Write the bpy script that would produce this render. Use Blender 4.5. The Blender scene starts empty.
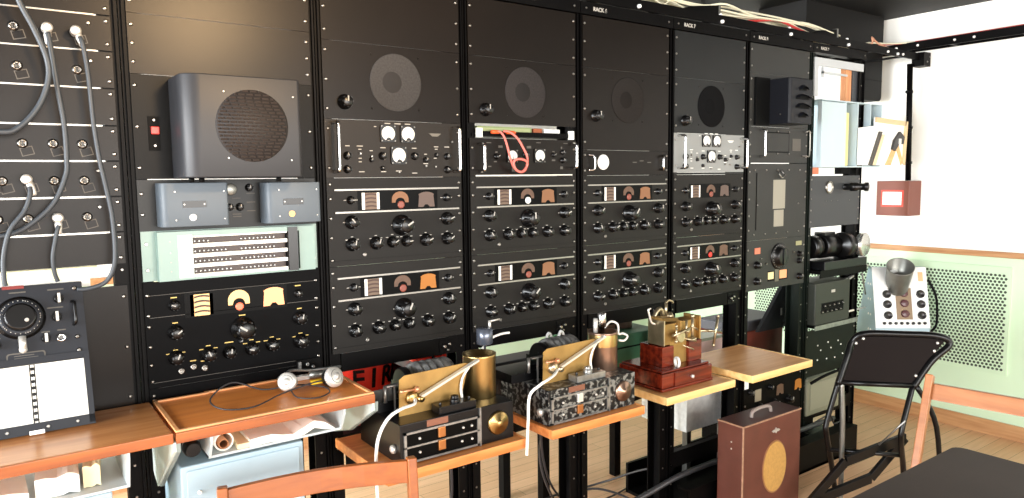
import bpy, math, random
from mathutils import Vector, Matrix
random.seed(7)
SC = bpy.context.scene
COL = SC.collection
PI = math.pi
PP = 0.5197          # rack pitch
RX = lambda i: (i - 1) * PP

# ------------------------------------------------------------------ materials
def lin(c):
    c = c / 255.0
    return c / 12.92 if c <= .04045 else ((c + .055) / 1.055) ** 2.4
MATS = {}
def mat(name, rgb, rough=.5, metal=0., var=.0, scale=8., bump=0., bscale=60., spec=.5, emit=0., trans=0., rgb2=None, stretch=None, coat=0., thr=None):
    if name in MATS: return MATS[name]
    m = bpy.data.materials.new(name); m.use_nodes = True
    nt = m.node_tree; N = nt.nodes; L = nt.links
    b = N['Principled BSDF']
    c = [lin(x) for x in rgb] + [1]
    b.inputs['Base Color'].default_value = c
    b.inputs['Roughness'].default_value = rough
    b.inputs['Metallic'].default_value = metal
    b.inputs['Specular IOR Level'].default_value = spec
    b.inputs['Coat Weight'].default_value = coat
    b.inputs['Transmission Weight'].default_value = trans
    if emit:
        b.inputs['Emission Color'].default_value = c
        b.inputs['Emission Strength'].default_value = emit
    tc = N.new('ShaderNodeTexCoord'); mp = N.new('ShaderNodeMapping')
    L.new(tc.outputs['Object'], mp.inputs['Vector'])
    if stretch: mp.inputs['Scale'].default_value = stretch
    if var or rgb2:
        nz = N.new('ShaderNodeTexNoise'); nz.inputs['Scale'].default_value = scale; nz.inputs['Detail'].default_value = 4
        L.new(mp.outputs['Vector'], nz.inputs['Vector'])
        cr = N.new('ShaderNodeValToRGB')
        c2 = [lin(x) for x in rgb2] + [1] if rgb2 else [min(1, x * (1 + var)) for x in c[:3]] + [1]
        c1 = c if rgb2 else [x * (1 - var) for x in c[:3]] + [1]
        cr.color_ramp.elements[0].color = c1; cr.color_ramp.elements[1].color = c2
        a, z = thr or (.35, .65)
        cr.color_ramp.elements[0].position = a; cr.color_ramp.elements[1].position = z
        L.new(nz.outputs['Fac'], cr.inputs['Fac']); L.new(cr.outputs['Color'], b.inputs['Base Color'])
    if bump:
        n2 = N.new('ShaderNodeTexNoise'); n2.inputs['Scale'].default_value = bscale; n2.inputs['Detail'].default_value = 3
        L.new(mp.outputs['Vector'], n2.inputs['Vector'])
        bp = N.new('ShaderNodeBump'); bp.inputs['Strength'].default_value = bump; bp.inputs['Distance'].default_value = .004
        L.new(n2.outputs['Fac'], bp.inputs['Height']); L.new(bp.outputs['Normal'], b.inputs['Normal'])
    MATS[name] = m
    return m
def wood(name, a, b_, rough=.4, axis=0, scale=1.0):
    if name in MATS: return MATS[name]
    st = [22 * scale] * 3; st[axis] = 1.6 * scale
    m = mat(name, a, rough=rough, rgb2=b_, scale=2.2, stretch=st, bump=.05, bscale=6)
    return m
def plank_floor():
    m = bpy.data.materials.new('oak plank floor'); m.use_nodes = True
    nt = m.node_tree; N = nt.nodes; L = nt.links; b = N['Principled BSDF']
    tc = N.new('ShaderNodeTexCoord')
    br = N.new('ShaderNodeTexBrick'); br.inputs['Scale'].default_value = 1
    br.inputs['Brick Width'].default_value = 1.1; br.inputs['Row Height'].default_value = .075
    br.inputs['Mortar Size'].default_value = .0012; br.offset = .37
    br.inputs['Color1'].default_value = [lin(x) for x in (228, 184, 146)] + [1]
    br.inputs['Color2'].default_value = [lin(x) for x in (216, 170, 130)] + [1]
    br.inputs['Mortar'].default_value = [lin(x) for x in (140, 105, 70)] + [1]
    L.new(tc.outputs['Object'], br.inputs['Vector'])
    mp = N.new('ShaderNodeMapping'); mp.inputs['Scale'].default_value = (2, 30, 1); L.new(tc.outputs['Object'], mp.inputs['Vector'])
    nz = N.new('ShaderNodeTexNoise'); nz.inputs['Scale'].default_value = 2; nz.inputs['Detail'].default_value = 5
    L.new(mp.outputs['Vector'], nz.inputs['Vector'])
    mx = N.new('ShaderNodeMix'); mx.data_type = 'RGBA'; mx.blend_type = 'MULTIPLY'; mx.inputs[0].default_value = .35
    cr = N.new('ShaderNodeValToRGB'); cr.color_ramp.elements[0].color = (.6, .5, .4, 1); cr.color_ramp.elements[0].position = .3; cr.color_ramp.elements[1].position = .7
    L.new(nz.outputs['Fac'], cr.inputs['Fac']); L.new(br.outputs['Color'], mx.inputs[6]); L.new(cr.outputs['Color'], mx.inputs[7])
    L.new(mx.outputs[2], b.inputs['Base Color']); b.inputs['Roughness'].default_value = .38
    return m

PANEL = mat('dark brown black crackle enamel', (24, 20, 17), .30, spec=.14, var=.08, scale=3, bump=.04, bscale=500)
PANELG = mat('black enamel greyed by light', (28, 29, 29), .36, spec=.2, var=.08, scale=3, bump=.05, bscale=500)  # greyer copy: window light on the right-hand racks put into the colour
PANELR = mat('receiver grey enamel', (30, 28, 26), .4, spec=.14, var=.06, scale=3, bump=.12, bscale=500)
BLKP0 = mat('near black panel paint', (13, 12, 11), .38, spec=.1, bump=.06, bscale=500)
PANEL7 = mat('black enamel greyed lighter by light', (44, 44, 42), .42, spec=.25, var=.08, scale=3, bump=.06, bscale=500)  # lighter still, window light on this right-hand rack kept in the colour
FRAME = mat('black rack paint', (8, 7, 7), .42, spec=.08, var=.15, scale=6, bump=.1, bscale=200)
FRAMEG = mat('dark green rack paint', (16, 22, 18), .45, spec=.12, var=.12, scale=6)
BLACK = mat('black bakelite', (12, 11, 11), .28, spec=.4)
BLACKM = mat('matt black', (8, 8, 8), .6, spec=.1)
NICKEL = mat('nickel screw metal', (150, 146, 140), .3, 1.)
CHROME = mat('bright chrome', (225, 225, 225), .15, 1.)
STEELW = mat('satin white metal', (225, 222, 215), .35, .6)
WINBLK = mat('dial window black', (4, 4, 4), .35, spec=.08)
CREAM = mat('cream dial card', (150, 140, 120), .5)
BROWN = mat('brown dial band', (62, 37, 27), .5)
TAN = mat('tan dial card', (92, 66, 50), .5, var=.1, scale=60)
LITRED = mat('pink indicator', (134, 70, 56), .4)
LITOR = mat('lit amber dial', (160, 98, 24), .5, emit=.08)
LITCR = mat('lit cream dial', (236, 190, 124), .5, emit=.2)
LITPK = mat('lit salmon dial', (240, 160, 110), .5, emit=.35)
WHITE = mat('white meter card', (246, 246, 240), .5)
INK = mat('white engraving', (176, 172, 164), .6)
INKD = mat('dim engraving', (84, 80, 74), .6)
GOLDINK = mat('gold engraving', (206, 176, 96), .5)
GREYSPK = mat('grey speaker enamel', (46, 47, 50), .42, 0., spec=.25, var=.05, scale=3)
GREYCAN = mat('blue grey can enamel', (84, 93, 101), .42, 0., spec=.3, var=.05, scale=3)
MINT = mat('pale mint enamel', (124, 148, 140), .35, var=.08, scale=6)
MINTW = mat('whitish mint enamel', (196, 206, 200), .4, var=.05, scale=6)
DARKG = mat('dark grille', (30, 26, 25), .7)
GRILLE = mat('speaker grille cloth', (84, 78, 76), .9, var=.25, scale=140)
FLOORM = plank_floor()
WALLW = mat('white wall paint', (244, 243, 236), .8, var=.01, scale=2)
WALLG = mat('mint wall paint', (204, 228, 196), .6, var=.03, scale=2)
CEILM = mat('black ceiling paint', (20, 19, 18), .6, spec=.2, var=.08, scale=1.2)
DADO = wood('dado oak', (196, 150, 104), (174, 124, 82), .4, 1)
DESK = wood('orange varnished desk wood', (226, 140, 66), (212, 122, 52), .36, 0)
DESKE = wood('desk edge wood', (172, 96, 44), (140, 72, 30), .35, 0)
LIP = wood('pale desk edging', (232, 168, 112), (214, 146, 92), .35, 0)
DESKB = wood('brown desk wood', (196, 134, 80), (174, 112, 62), .25, 0)
PINE = wood('orange pine board', (226, 150, 86), (200, 116, 56), .4, 0)
MAPLE = wood('pale maple edging', (244, 206, 142), (232, 184, 116), .4, 0)
TANTOP = wood('tan board', (232, 176, 118), (216, 152, 94), .4, 0)
CHAIRW = wood('orange beech chair wood', (152, 84, 36), (136, 72, 30), .35, 0)
CHAIRP = wood('pinkish beech chair wood', (158, 102, 62), (140, 86, 48), .35, 1)
MAHOG = wood('polished mahogany', (124, 42, 22), (72, 20, 12), .15, 0)
BRASS = mat('brass', (178, 150, 98), .3, 1., var=.1, scale=12)
BRASSD = mat('old brass sheet', (164, 130, 74), .42, .6, var=.18, scale=14)
BRONZE = mat('tarnished bronze tube', (150, 122, 104), .28, .9, var=.25, scale=14)
SILV = mat('aged silver brass', (186, 172, 142), .28, .9, var=.15, scale=30)
BLKEN = mat('glossy black machine enamel', (9, 9, 11), .28, spec=.35, rgb2=(80, 82, 86), scale=50, thr=(.70, .76))
WORN = mat('worn black enamel over steel', (14, 14, 16), .38, .3, rgb2=(126, 126, 122), scale=62, thr=(.50, .57))
STEEL = mat('worn steel edge', (150, 150, 148), .35, .8, var=.2, scale=40)
ROPE = mat('white cotton cord', (240, 238, 230), .8)
GCORD = mat('grey patch cord', (54, 60, 66), .5)
BCORD = mat('dark cable', (44, 42, 44), .5)
PINK = mat('pink cord', (226, 116, 104), .5)
RED = mat('fire red', (238, 60, 46), .35, var=.08, scale=6)
TRAY = mat('pale grey painted steel tray', (180, 190, 192), .5, var=.05, scale=5)
BLUEC = mat('light blue steel cabinet', (160, 184, 197), .45, var=.04, scale=4)
PIGEON = mat('pale blue painted plywood', (188, 206, 212), .6, var=.04, scale=4)
PAPER = mat('white paper', (240, 236, 226), .8, var=.03, scale=10)
PAPERB = mat('yellowed paper', (226, 210, 170), .8, var=.05, scale=10)
KRAFT = mat('kraft cardboard', (176, 122, 84), .8)
REDBOX = mat('brown red box paint', (118, 62, 46), .45, var=.05, scale=6)
LABELR = mat('label red border', (222, 70, 54), .5)
BRNCASE = mat('brown leathercloth', (98, 52, 40), .5, var=.12, scale=9, bump=.15, bscale=300)
BRNTOP = mat('dark brown leathercloth', (72, 44, 40), .45, var=.12, scale=9)
SCUFF = mat('scuffed edge', (170, 130, 104), .6, var=.2, scale=40)
GOLDCL = mat('gold grille cloth', (190, 146, 78), .8, var=.08, scale=90)
CHBLK = mat('black chair steel', (10, 10, 11), .3, spec=.3)
CHPAD = mat('dark brown vinyl', (20, 13, 11), .55, spec=.08, var=.08, scale=5)
TABLEM = mat('worn dark brown table top', (56, 48, 43), .5, spec=.15, var=.1, scale=5)
LENSPL = mat('white instrument panel', (226, 228, 226), .45)
INSBL = mat('light blue instrument case', (160, 184, 196), .45)
GREYM = mat('grey metal', (128, 128, 122), .35, .7, var=.12, scale=14)
GREENM = mat('green drab enamel', (48, 51, 45), .45, spec=.3, var=.06, scale=5)
GREENCL = mat('green painted metal', (66, 118, 86), .5)
ALU = mat('brushed aluminium', (196, 196, 192), .25, .9)
CERAM = mat('white ceramic', (240, 240, 238), .2)
YELLOW = mat('yellow tape', (236, 190, 30), .5)
PLATE = mat('etched nameplate', (108, 102, 92), .35, .5)
CABLW = mat('pale cable', (222, 216, 190), .6)
CABLR = mat('red cable', (190, 50, 46), .6)
OLIVE = mat('olive paper label', (150, 146, 132), .6)

# ------------------------------------------------------------------ mesh builder
class MB:
    def __init__(s): s.v = []; s.f = []; s.m = []; s.sm = []; s.M = Matrix.Identity(4)
    def at(s, M): s.M = M; return s
    def add(s, vs, fs, m=0, smooth=False):
        o = len(s.v)
        s.v += [tuple(s.M @ Vector(v)) for v in vs]
        for f in fs: s.f.append([o + i for i in f]); s.m.append(m); s.sm.append(smooth)
        return s
    def box(s, x0, x1, y0, y1, z0, z1, m=0):
        vs = [(x, y, z) for x in (x0, x1) for y in (y0, y1) for z in (z0, z1)]
        return s.add(vs, [(0, 1, 3, 2), (4, 6, 7, 5), (0, 4, 5, 1), (2, 3, 7, 6), (0, 2, 6, 4), (1, 5, 7, 3)], m)
    def hexa(s, b, t, m=0):   # bottom quad, top quad
        return s.add(list(b) + list(t), [(3, 2, 1, 0), (4, 5, 6, 7), (0, 1, 5, 4), (1, 2, 6, 5), (2, 3, 7, 6), (3, 0, 4, 7)], m)
    def prism(s, poly, a0, a1, axis='y', m=0, smooth=False):
        def P(p, a):
            return {'y': (p[0], a, p[1]), 'x': (a, p[0], p[1]), 'z': (p[0], p[1], a)}[axis]
        n = len(poly)
        vs = [P(p, a0) for p in poly] + [P(p, a1) for p in poly]
        s.add(vs, [list(range(n))[::-1], list(range(n, 2 * n))], m)
        o = len(s.v) - 2 * n
        for i in range(n):
            j = (i + 1) % n
            s.f.append([o + i, o + j, o + n + j, o + n + i]); s.m.append(m); s.sm.append(smooth)
        return s
    def lathe(s, prof, o, ax, n=20, m=0, smooth=True, caps=True):
        ax = Vector(ax).normalized(); t = Vector((0, 0, 1)) if abs(ax.z) < .9 else Vector((1, 0, 0))
        a = ax.cross(t).normalized(); b = ax.cross(a); o = Vector(o)
        vs = []; fs = []
        for r, h in prof:
            for i in range(n):
                th = 2 * PI * i / n
                vs.append(tuple(o + ax * h + (a * math.cos(th) + b * math.sin(th)) * r))
        for k in range(len(prof) - 1):
            for i in range(n):
                j = (i + 1) % n
                fs.append((k * n + i, k * n + j, (k + 1) * n + j, (k + 1) * n + i))
        s.add(vs, fs, m, smooth)
        if caps:
            of = len(s.v) - len(vs)
            s.f.append([of + i for i in range(n)][::-1]); s.m.append(m); s.sm.append(False)
            s.f.append([of + (len(prof) - 1) * n + i for i in range(n)]); s.m.append(m); s.sm.append(False)
        return s
    def cyl(s, p0, p1, r, n=14, m=0, r1=None):
        p0 = Vector(p0); p1 = Vector(p1)
        return s.lathe([(r, 0), (r if r1 is None else r1, (p1 - p0).length)], p0, p1 - p0, n, m)
    def ball(s, c, r, m=0, n=10, sc=(1, 1, 1)):
        vs = []; fs = []; k = n // 2
        for j in range(k + 1):
            ph = PI * j / k
            for i in range(n):
                th = 2 * PI * i / n
                vs.append((c[0] + sc[0] * r * math.sin(ph) * math.cos(th), c[1] + sc[1] * r * math.sin(ph) * math.sin(th), c[2] + sc[2] * r * math.cos(ph)))
        for j in range(k):
            for i in range(n):
                fs.append((j * n + i, (j + 1) * n + i, (j + 1) * n + (i + 1) % n, j * n + (i + 1) % n))
        return s.add(vs, fs, m, True)
    def tube(s, pts, r, m=0, n=8, sub=6, closed=False):
        P = [Vector(p) for p in pts]
        if sub > 1 and len(P) > 2:
            Q = []
            for i in range(len(P) - 1):
                a = P[max(i - 1, 0)]; b = P[i]; c = P[i + 1]; d = P[min(i + 2, len(P) - 1)]
                for k in range(sub):
                    t = k / sub
                    Q.append(.5 * ((2 * b) + (c - a) * t + (2 * a - 5 * b + 4 * c - d) * t * t + (3 * b - a - 3 * c + d) * t ** 3))
            Q.append(P[-1]); P = Q
        vs = []; fs = []; prev = None
        for i, p in enumerate(P):
            d = (P[min(i + 1, len(P) - 1)] - P[max(i - 1, 0)]).normalized()
            if prev is None:
                t = Vector((0, 0, 1)) if abs(d.z) < .9 else Vector((1, 0, 0)); a = d.cross(t).normalized()
            else:
                a = (prev - d * prev.dot(d)).normalized()
            prev = a; b = d.cross(a)
            for k in range(n):
                th = 2 * PI * k / n; vs.append(tuple(p + (a * math.cos(th) + b * math.sin(th)) * r))
        for i in range(len(P) - 1):
            for k in range(n):
                fs.append((i * n + k, i * n + (k + 1) % n, (i + 1) * n + (k + 1) % n, (i + 1) * n + k))
        fs.append(list(range(n))[::-1]); fs.append([(len(P) - 1) * n + k for k in range(n)])
        return s.add(vs, fs, m, True)
    def mesh(s, name, mats):
        me = bpy.data.meshes.new(name); me.from_pydata(s.v, [], s.f)
        for x in (mats if isinstance(mats, (list, tuple)) else [mats]): me.materials.append(x)
        me.polygons.foreach_set('material_index', s.m); me.polygons.foreach_set('use_smooth', s.sm)
        me.update(); return me
    def build(s, name, mats, parent=None, loc=(0, 0, 0), bevel=0, **tags):
        return put(name, s.mesh(name, mats), parent, loc, bevel, **tags)

def put(name, me, parent=None, loc=(0, 0, 0), bevel=0, label=None, cat=None, group=None, kind=None, rot=None):
    o = bpy.data.objects.new(name, me); COL.objects.link(o); o.location = loc
    if rot: o.rotation_euler = rot
    if parent: o.parent = parent
    if bevel:
        b = o.modifiers.new('Bevel', 'BEVEL'); b.width = bevel; b.segments = 3; b.limit_method = 'ANGLE'
    tag(o, label, cat, group, kind)
    return o
def tag(o, label=None, cat=None, group=None, kind=None):
    if label: o['label'] = label
    if cat: o['category'] = cat
    if group: o['group'] = group
    if kind: o['kind'] = kind
def thing(name, label, cat, loc=(0, 0, 0), rz=0, group=None):
    o = bpy.data.objects.new(name, None); COL.objects.link(o); o.location = loc; o.rotation_euler = (0, 0, rz)
    o.empty_display_size = .05
    tag(o, label, cat, group); return o
CACHE = {}
def cached(key, fn):
    if key not in CACHE: CACHE[key] = fn()
    return CACHE[key]
def text_mesh(txt, size, m, depth=.0006, bold=0):
    cu = bpy.data.curves.new('lettering', 'FONT'); cu.body = txt; cu.size = size; cu.extrude = depth; cu.offset = bold
    cu.align_x = 'CENTER'; cu.align_y = 'CENTER'
    ob = bpy.data.objects.new('lettering', cu); COL.objects.link(ob)
    dg = bpy.context.evaluated_depsgraph_get(); dg.update()
    me = bpy.data.meshes.new_from_object(ob.evaluated_get(dg))
    bpy.data.objects.remove(ob); me.materials.clear(); me.materials.append(m)
    return me
def rrect(x0, x1, z0, z1, r, n=5, corners=(1, 1, 1, 1)):   # bl, br, tr, tl
    P = []
    for (cx, cz, a0, on, px, pz) in ((x0 + r, z0 + r, PI, corners[0], x0, z0), (x1 - r, z0 + r, 1.5 * PI, corners[1], x1, z0),
                                    (x1 - r, z1 - r, 0, corners[2], x1, z1), (x0 + r, z1 - r, .5 * PI, corners[3], x0, z1)):
        if on:
            for k in range(n + 1):
                a = a0 + .5 * PI * k / n; P.append((cx + r * math.cos(a), cz + r * math.sin(a)))
        else: P.append((px, pz))
    return P

# ------------------------------------------------------------------ camera
def camera():
    f = 718.2143638607457; yaw = .6246452020392856; pitch = .09725322705514822; roll = -.011922264729065556
    sy, cy, sp, cp = math.sin(yaw), math.cos(yaw), math.sin(pitch), math.cos(pitch)
    fw = Vector((sy * cp, cy * cp, -sp)); r = Vector((cy, -sy, 0)); u = r.cross(fw)
    c, s = math.cos(roll), math.sin(roll)
    r2 = c * r + s * u; u2 = -s * r + c * u
    M = Matrix(((r2.x, u2.x, -fw.x, 0.2278), (r2.y, u2.y, -fw.y, -2.1185), (r2.z, u2.z, -fw.z, 1.5), (0, 0, 0, 1)))
    cam = bpy.data.cameras.new('camera'); cam.sensor_width = 36; cam.lens = f / 1024 * 36
    cam.sensor_fit = 'HORIZONTAL'; cam.clip_start = .02
    o = bpy.data.objects.new('camera', cam); COL.objects.link(o); o.matrix_world = M; SC.camera = o
camera()

# ------------------------------------------------------------------ room
XW = 4.81; YB = 1.75; YF = -5.2; XL = -3.6; ZC = 2.456
MB().box(XL, XW, YF, YB, -.05, 0).build('floor', FLOORM, kind='structure')
MB().box(XL, XW + .1, YF, YB + .1, ZC, ZC + .1).build('ceiling', CEILM, kind='structure')
w = MB(); w.box(XW, XW + .1, YF, YB, 1.03, ZC, 0); w.box(XW, XW + .1, YF, YB, 0, 1.03, 1); w.build('wall_right', [WALLW, WALLG], kind='structure')
w = MB(); w.box(XL, XW + .1, YB, YB + .1, 1.03, ZC, 0); w.box(XL, XW + .1, YB, YB + .1, 0, 1.03, 1); w.build('wall_back', [WALLW, WALLG], kind='structure')
MB().box(XW - .012, XW, YF, YB, 0, .085).build('baseboard_right', DADO, kind='structure')
MB().box(XL, XW - .012, YB - .012, YB, 0, .085).build('baseboard_back', DADO, kind='structure')
MB().box(XW - .022, XW, YF, YB, 1.027, 1.06).build('trim_1', DADO, bevel=.004, kind='structure')
MB().box(XL, XW - .022, YB - .022, YB, 1.027, 1.06).build('trim_2', DADO, bevel=.004, kind='structure')
# perforated radiator cover
t = thing('radiator_cover', 'mint green perforated metal grille set low in the right wall', 'grille', (XW - .012, 0, .36))
g = MB(); g.box(0, .011, -.53, 1.2, 0, .615, 0); g.build('frame', WALLG, t)
g = MB(); px = .0215; pz = .0185
for j in range(30):
    for i in range(76):
        y = -.505 + i * px + (px / 2 if j % 2 else 0); z = .03 + j * pz
        g.add([(-.0008, y +   .0082 * math.cos(a * PI / 3), z + .0082 * math.sin(a * PI / 3)) for a in range(6)], [(5, 4, 3, 2, 1, 0)], 0)
g.build('perforation', mat('dark hole', (66, 76, 62), .9), t)
# hanging black duct in the corner
t = thing('hanging_duct', 'black boxed duct hanging from ceiling behind the rack row end', 'duct', (4.52, .2, 1.95))
MB().prism(rrect(0, .21, 0, ZC - 1.95, .03, corners=(0, 1, 0, 0)), 0, .08, 'y').build('duct_casing', CEILM, t)
MB().box(-.62, 0, .0, .30, .26, ZC - 1.95).build('upper_casing', CEILM, t); MB().box(0, .21, -.002, 0, .12, .124).build('seam', BLACKM, t)
t = MB().prism([(2.9, .35), (3.2, .35), (3.75, .75), (3.4, .75)], 2.40, ZC, 'z').build('ceiling_beam', CEILM)
tag(t, 'slanted black beam under the ceiling behind the racks', 'beam')

# ------------------------------------------------------------------ rack frames
RD = {1: 'the jack panel rack', 2: 'the rack with the boxy loudspeaker', 3: 'the rack with the brown triple meter amplifier',
      4: 'the rack with the looped pink cord', 5: 'the rack with the white round window',
      6: 'the rack with the pale grey amplifier', 7: 'the rack with the louvered speaker', 8: 'the open end rack'}
RL = {1: 'black steel rack frame holding the rows of jack panels, far left',
      2: 'black steel rack frame holding the boxy grey loudspeaker',
      3: 'black steel rack frame holding the brown triple meter amplifier',
      4: 'black steel rack frame holding the amplifier with the looped pink cord',
      5: 'black steel rack frame holding the white round window panel',
      6: 'black steel rack frame holding the pale grey triple meter amplifier',
      7: 'dark rack frame holding the small louvered speaker',
      8: 'open dark rack frame at the right end holding the black motor'}
def upright(side, z0=0):
    def f():
        b = MB(); s = 1 if side == 0 else -1; e = 0 if side == 0 else PP
        X = lambda a: e + s * a
        def bx(a, c, y0, y1, z0_, z1_, m=0):
            x0, x1 = sorted((X(a), X(c))); b.box(x0, x1, y0, y1, z0_, z1_, m)
        bx(.0015, .046, .004, .009, z0, 2.12)        # front flange
        bx(.0015, .006, .009, .085, z0, 2.12)        # web
        bx(.0015, .040, .080, .085, z0, 2.12)        # rear flange
        bx(.0075, .0105, -.006, .004, z0, 2.12)      # ridge
        z = z0 + .03
        while z < 2.1:
            b.lathe([(.0042, 0), (.003, .002)], (X(.027), .004, z), (0, -1, 0), 6, 1)
            z += .0889
        z = z0 + .06
        for k in range(14 if z0 == 0 else 0):
            b.lathe([(.004, 0), (.003, .0015)], (X(.0015), .045, .05 + k * .06), (-s, 0, 0), 6, 1)
        return b
    return f
for i in range(1, 9):
    FR = FRAMEG if i == 8 else FRAME
    t = thing('equipment_rack', RL[i], 'rack', (RX(i), 0, 0), group='equipment racks')
    for sd in (0, 1):
        fm = FRAMEG if (i == 8 and sd == 0) or (i == 7 and sd == 1) else FRAME
        put('upright', cached(('up', sd, fm.name), lambda: upright(sd)().mesh('upright', [fm, NICKEL])), t)
    b = MB(); b.box(.0015, PP - .0015, -.012, .03, 2.122, 2.168, 0)
    for u in (.03, .49): b.lathe([(.005, 0), (.003, .003)], (u, -.012, 2.145), (0, -1, 0), 6, 1)
    hd = b.build('head_rail', [FRAME, NICKEL], t)
    if i >= 5:
        put('lettering', text_mesh('RACK %d' % (i + 1), .021, INK, bold=.0006), hd, (.10, -.0135, 2.144), rot=(PI / 2, 0, 0), label='white painted rack number')
    if i >= 6:
        pe = PP - (.19 if i == 8 else 0); b = MB(); b.box(0.0, pe, -.13, .0, 0, .015); b.box(0.0, PP, .0, .26, 0, .015); b.box(0.0, pe, -.13, -.115, 0, .145); b.box(0, PP, .245, .26, 0, .145)
        b.box(0, pe, -.115, -.06, .13, .145); b.box(pe - .01, pe, -.115, .0, .015, .145)
        b.build('base_trough', [FRAME], t)
        MB().box(.006, PP - .006, .002, .03, .192, .265).build('cross_bar', [FRAME], t)
    else:
        MB().box(.0015, .06, .0, .14, 0, .012).build('foot', [FRAME], t); MB().box(PP - .06, PP - .0015, .0, .14, 0, .012).build('foot', [FRAME], t)
    if i < 8: b = MB(); b.box(.0015, PP - .0015, .0875, .10, 2.0, 2.12); b.build('rear_cross_bar', [FRAME], t)

# ------------------------------------------------------------------ generic panels
def panel_mesh(z0, z1, m, screws=None, u0=.0186, u1=.5012, line=True, th=.0035):
    b = MB(); b.box(u0, u1, -.0015 - th + .002, .0035, z0, z1 - .0012, 0)
    if screws is None:
        h = z1 - z0; screws = [z0 + min(.03, h * .25), z1 - min(.03, h * .25)]
        if h > .15: screws.insert(1, (z0 + z1) / 2)
    for z in screws:
        for u in (.0285, .4915):
            b.lathe([(.0052, 0), (.0048, .002), (.002, .0034)], (u, -.003, z), (0, -1, 0), 8, 1)
    return b
def blank(i, z0, z1, label, m=PANEL, name='blank_panel', topline=True, **k):
    t = thing(name, label, 'panel', (RX(i), 0, z0))
    b = panel_mesh(0, z1 - z0, m, **k)
    b.build('plate', [m, NICKEL], t)
    return t
def knob_mesh(r, pointer=True, m=BLACK, h=None):
    def f():
        b = MB(); hh = h or r * 1.6
        b.lathe([(r * 1.12, 0), (r * 1.12, r * .25), (r * .86, r * .38), (r * .80, hh * .92), (r * .62, hh), (.0001, hh)], (0, 0, 0), (0, -1, 0), 16, 0, caps=False)
        for k in range(8):
            a = k * PI / 4; b.cyl((r * .8 * math.cos(a), -r * .36, r * .8 * math.sin(a)), (r * .76 * math.cos(a), -hh * .93, r * .76 * math.sin(a)), r * .13, 6, 0)
        if pointer: b.box(-r * .09, r * .09, -hh * 1.02, -hh * .9, 0, r * .75, 1)
        return b.mesh('knob', [m, INK])
    return cached(('knob', r, pointer, m.name, h), f)
def knob(t, u, z, r, rot=0, y=-.003, m=BLACK, pointer=True, name='knob'):
    r = round(r * 1.16, 4)
    return put(name, knob_mesh(r, pointer, m), t, (u, y, z), rot=(0, rot, 0))
def ticks(b, u, z, r, n=3, m=1, w=.008, y=-.0042):
    for a in ([PI * .78, PI * .5, PI * .22] if n == 3 else [0, PI]):
        cx = u + r * math.cos(a); cz = z + r * math.sin(a)
        b.box(cx - w / 2, cx + w / 2, y, y + .001, cz - .0012, cz + .0012, m)
def handle(t, u, z0, z1, y=-.003, r=.0055, d=.035, m=CHROME, bend=0):
    b = MB(); b.tube([(u, y, z0), (u, y - d * .85, z0 + .002), (u, y - d, z0 + .012), (u, y - d, (z0 + z1) / 2), (u, y - d, z1 - .012), (u, y - d * .85, z1 - .002), (u, y, z1)], r, sub=4, n=8)
    return b.build('handle', m, t)

# ------------------------------------------------------------------ upper speaker panels (racks 3-6)
def speaker_panel(i, z0, z1, grey, label, scol, knobu):
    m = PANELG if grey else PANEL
    t = thing('round_loudspeaker', label, 'panel', (RX(i), 0, z0), group='round speaker panels')
    b = panel_mesh(0, z1 - z0, m)
    for a in (45, 135, 225, 315):
        b.lathe([(.004, 0), (.003, .002)], (.262 + .118 * math.cos(math.radians(a)), -.003, 1.811 - z0 + .118 * math.sin(math.radians(a))), (0, -1, 0), 8, 0)
    b.build('plate', [m, NICKEL], t)
    g = MB(); c = (.262, 0, 1.811 - z0)
    g.lathe([(.091, .003), (.091, .0055), (.088, .0062), (.03, .0066), (.0001, .0066)], c, (0, -1, 0), 40, 0, caps=False)
    g.lathe([(.034, .0064), (.033, .0068), (.0001, .007)], (c[0] - .014, 0, c[2]), (0, -1, 0), 24, 1, caps=False)
    g.build('speaker_grille', [scol, mat('grille centre ' + scol.name, {3: (48, 47, 47), 4: (40, 38, 37), 5: (31, 28, 26), 6: (12, 12, 13)}[i], .9, spec=.1)], t)
    k = knob(t, .085, 1.742 - z0, .018, m=BLACK)
    return t
SG1 = mat('grey grille cloth', (60, 59, 59), .9, spec=.1, var=.15, scale=160)
SG2 = mat('mid grey grille cloth', (50, 47, 46), .9, spec=.1, var=.15, scale=160)
SG3 = mat('brownish grille cloth', (38, 35, 33), .9, spec=.1, var=.15, scale=160)
SG4 = mat('charcoal grille cloth', (13, 13, 14), .9, spec=.1, var=.15, scale=160)
for i, zb, lab, sc in ((3, 1.69, 'black speaker panel with pale grey round grille over the brown amplifier', SG1),
                       (4, 1.695, 'black speaker panel with round grille above the looped pink cord', SG2),
                       (5, 1.61, 'black speaker panel with faint brownish grille above the white round window', SG3),
                       (6, 1.69, 'grey black speaker panel with charcoal round grille above the pale grey amplifier', SG4)):
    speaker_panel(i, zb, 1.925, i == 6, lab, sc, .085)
    blank(i, 1.925, 2.12, 'blank black top panel of ' + RD[i], PANELG if i == 6 else PANEL)

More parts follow.
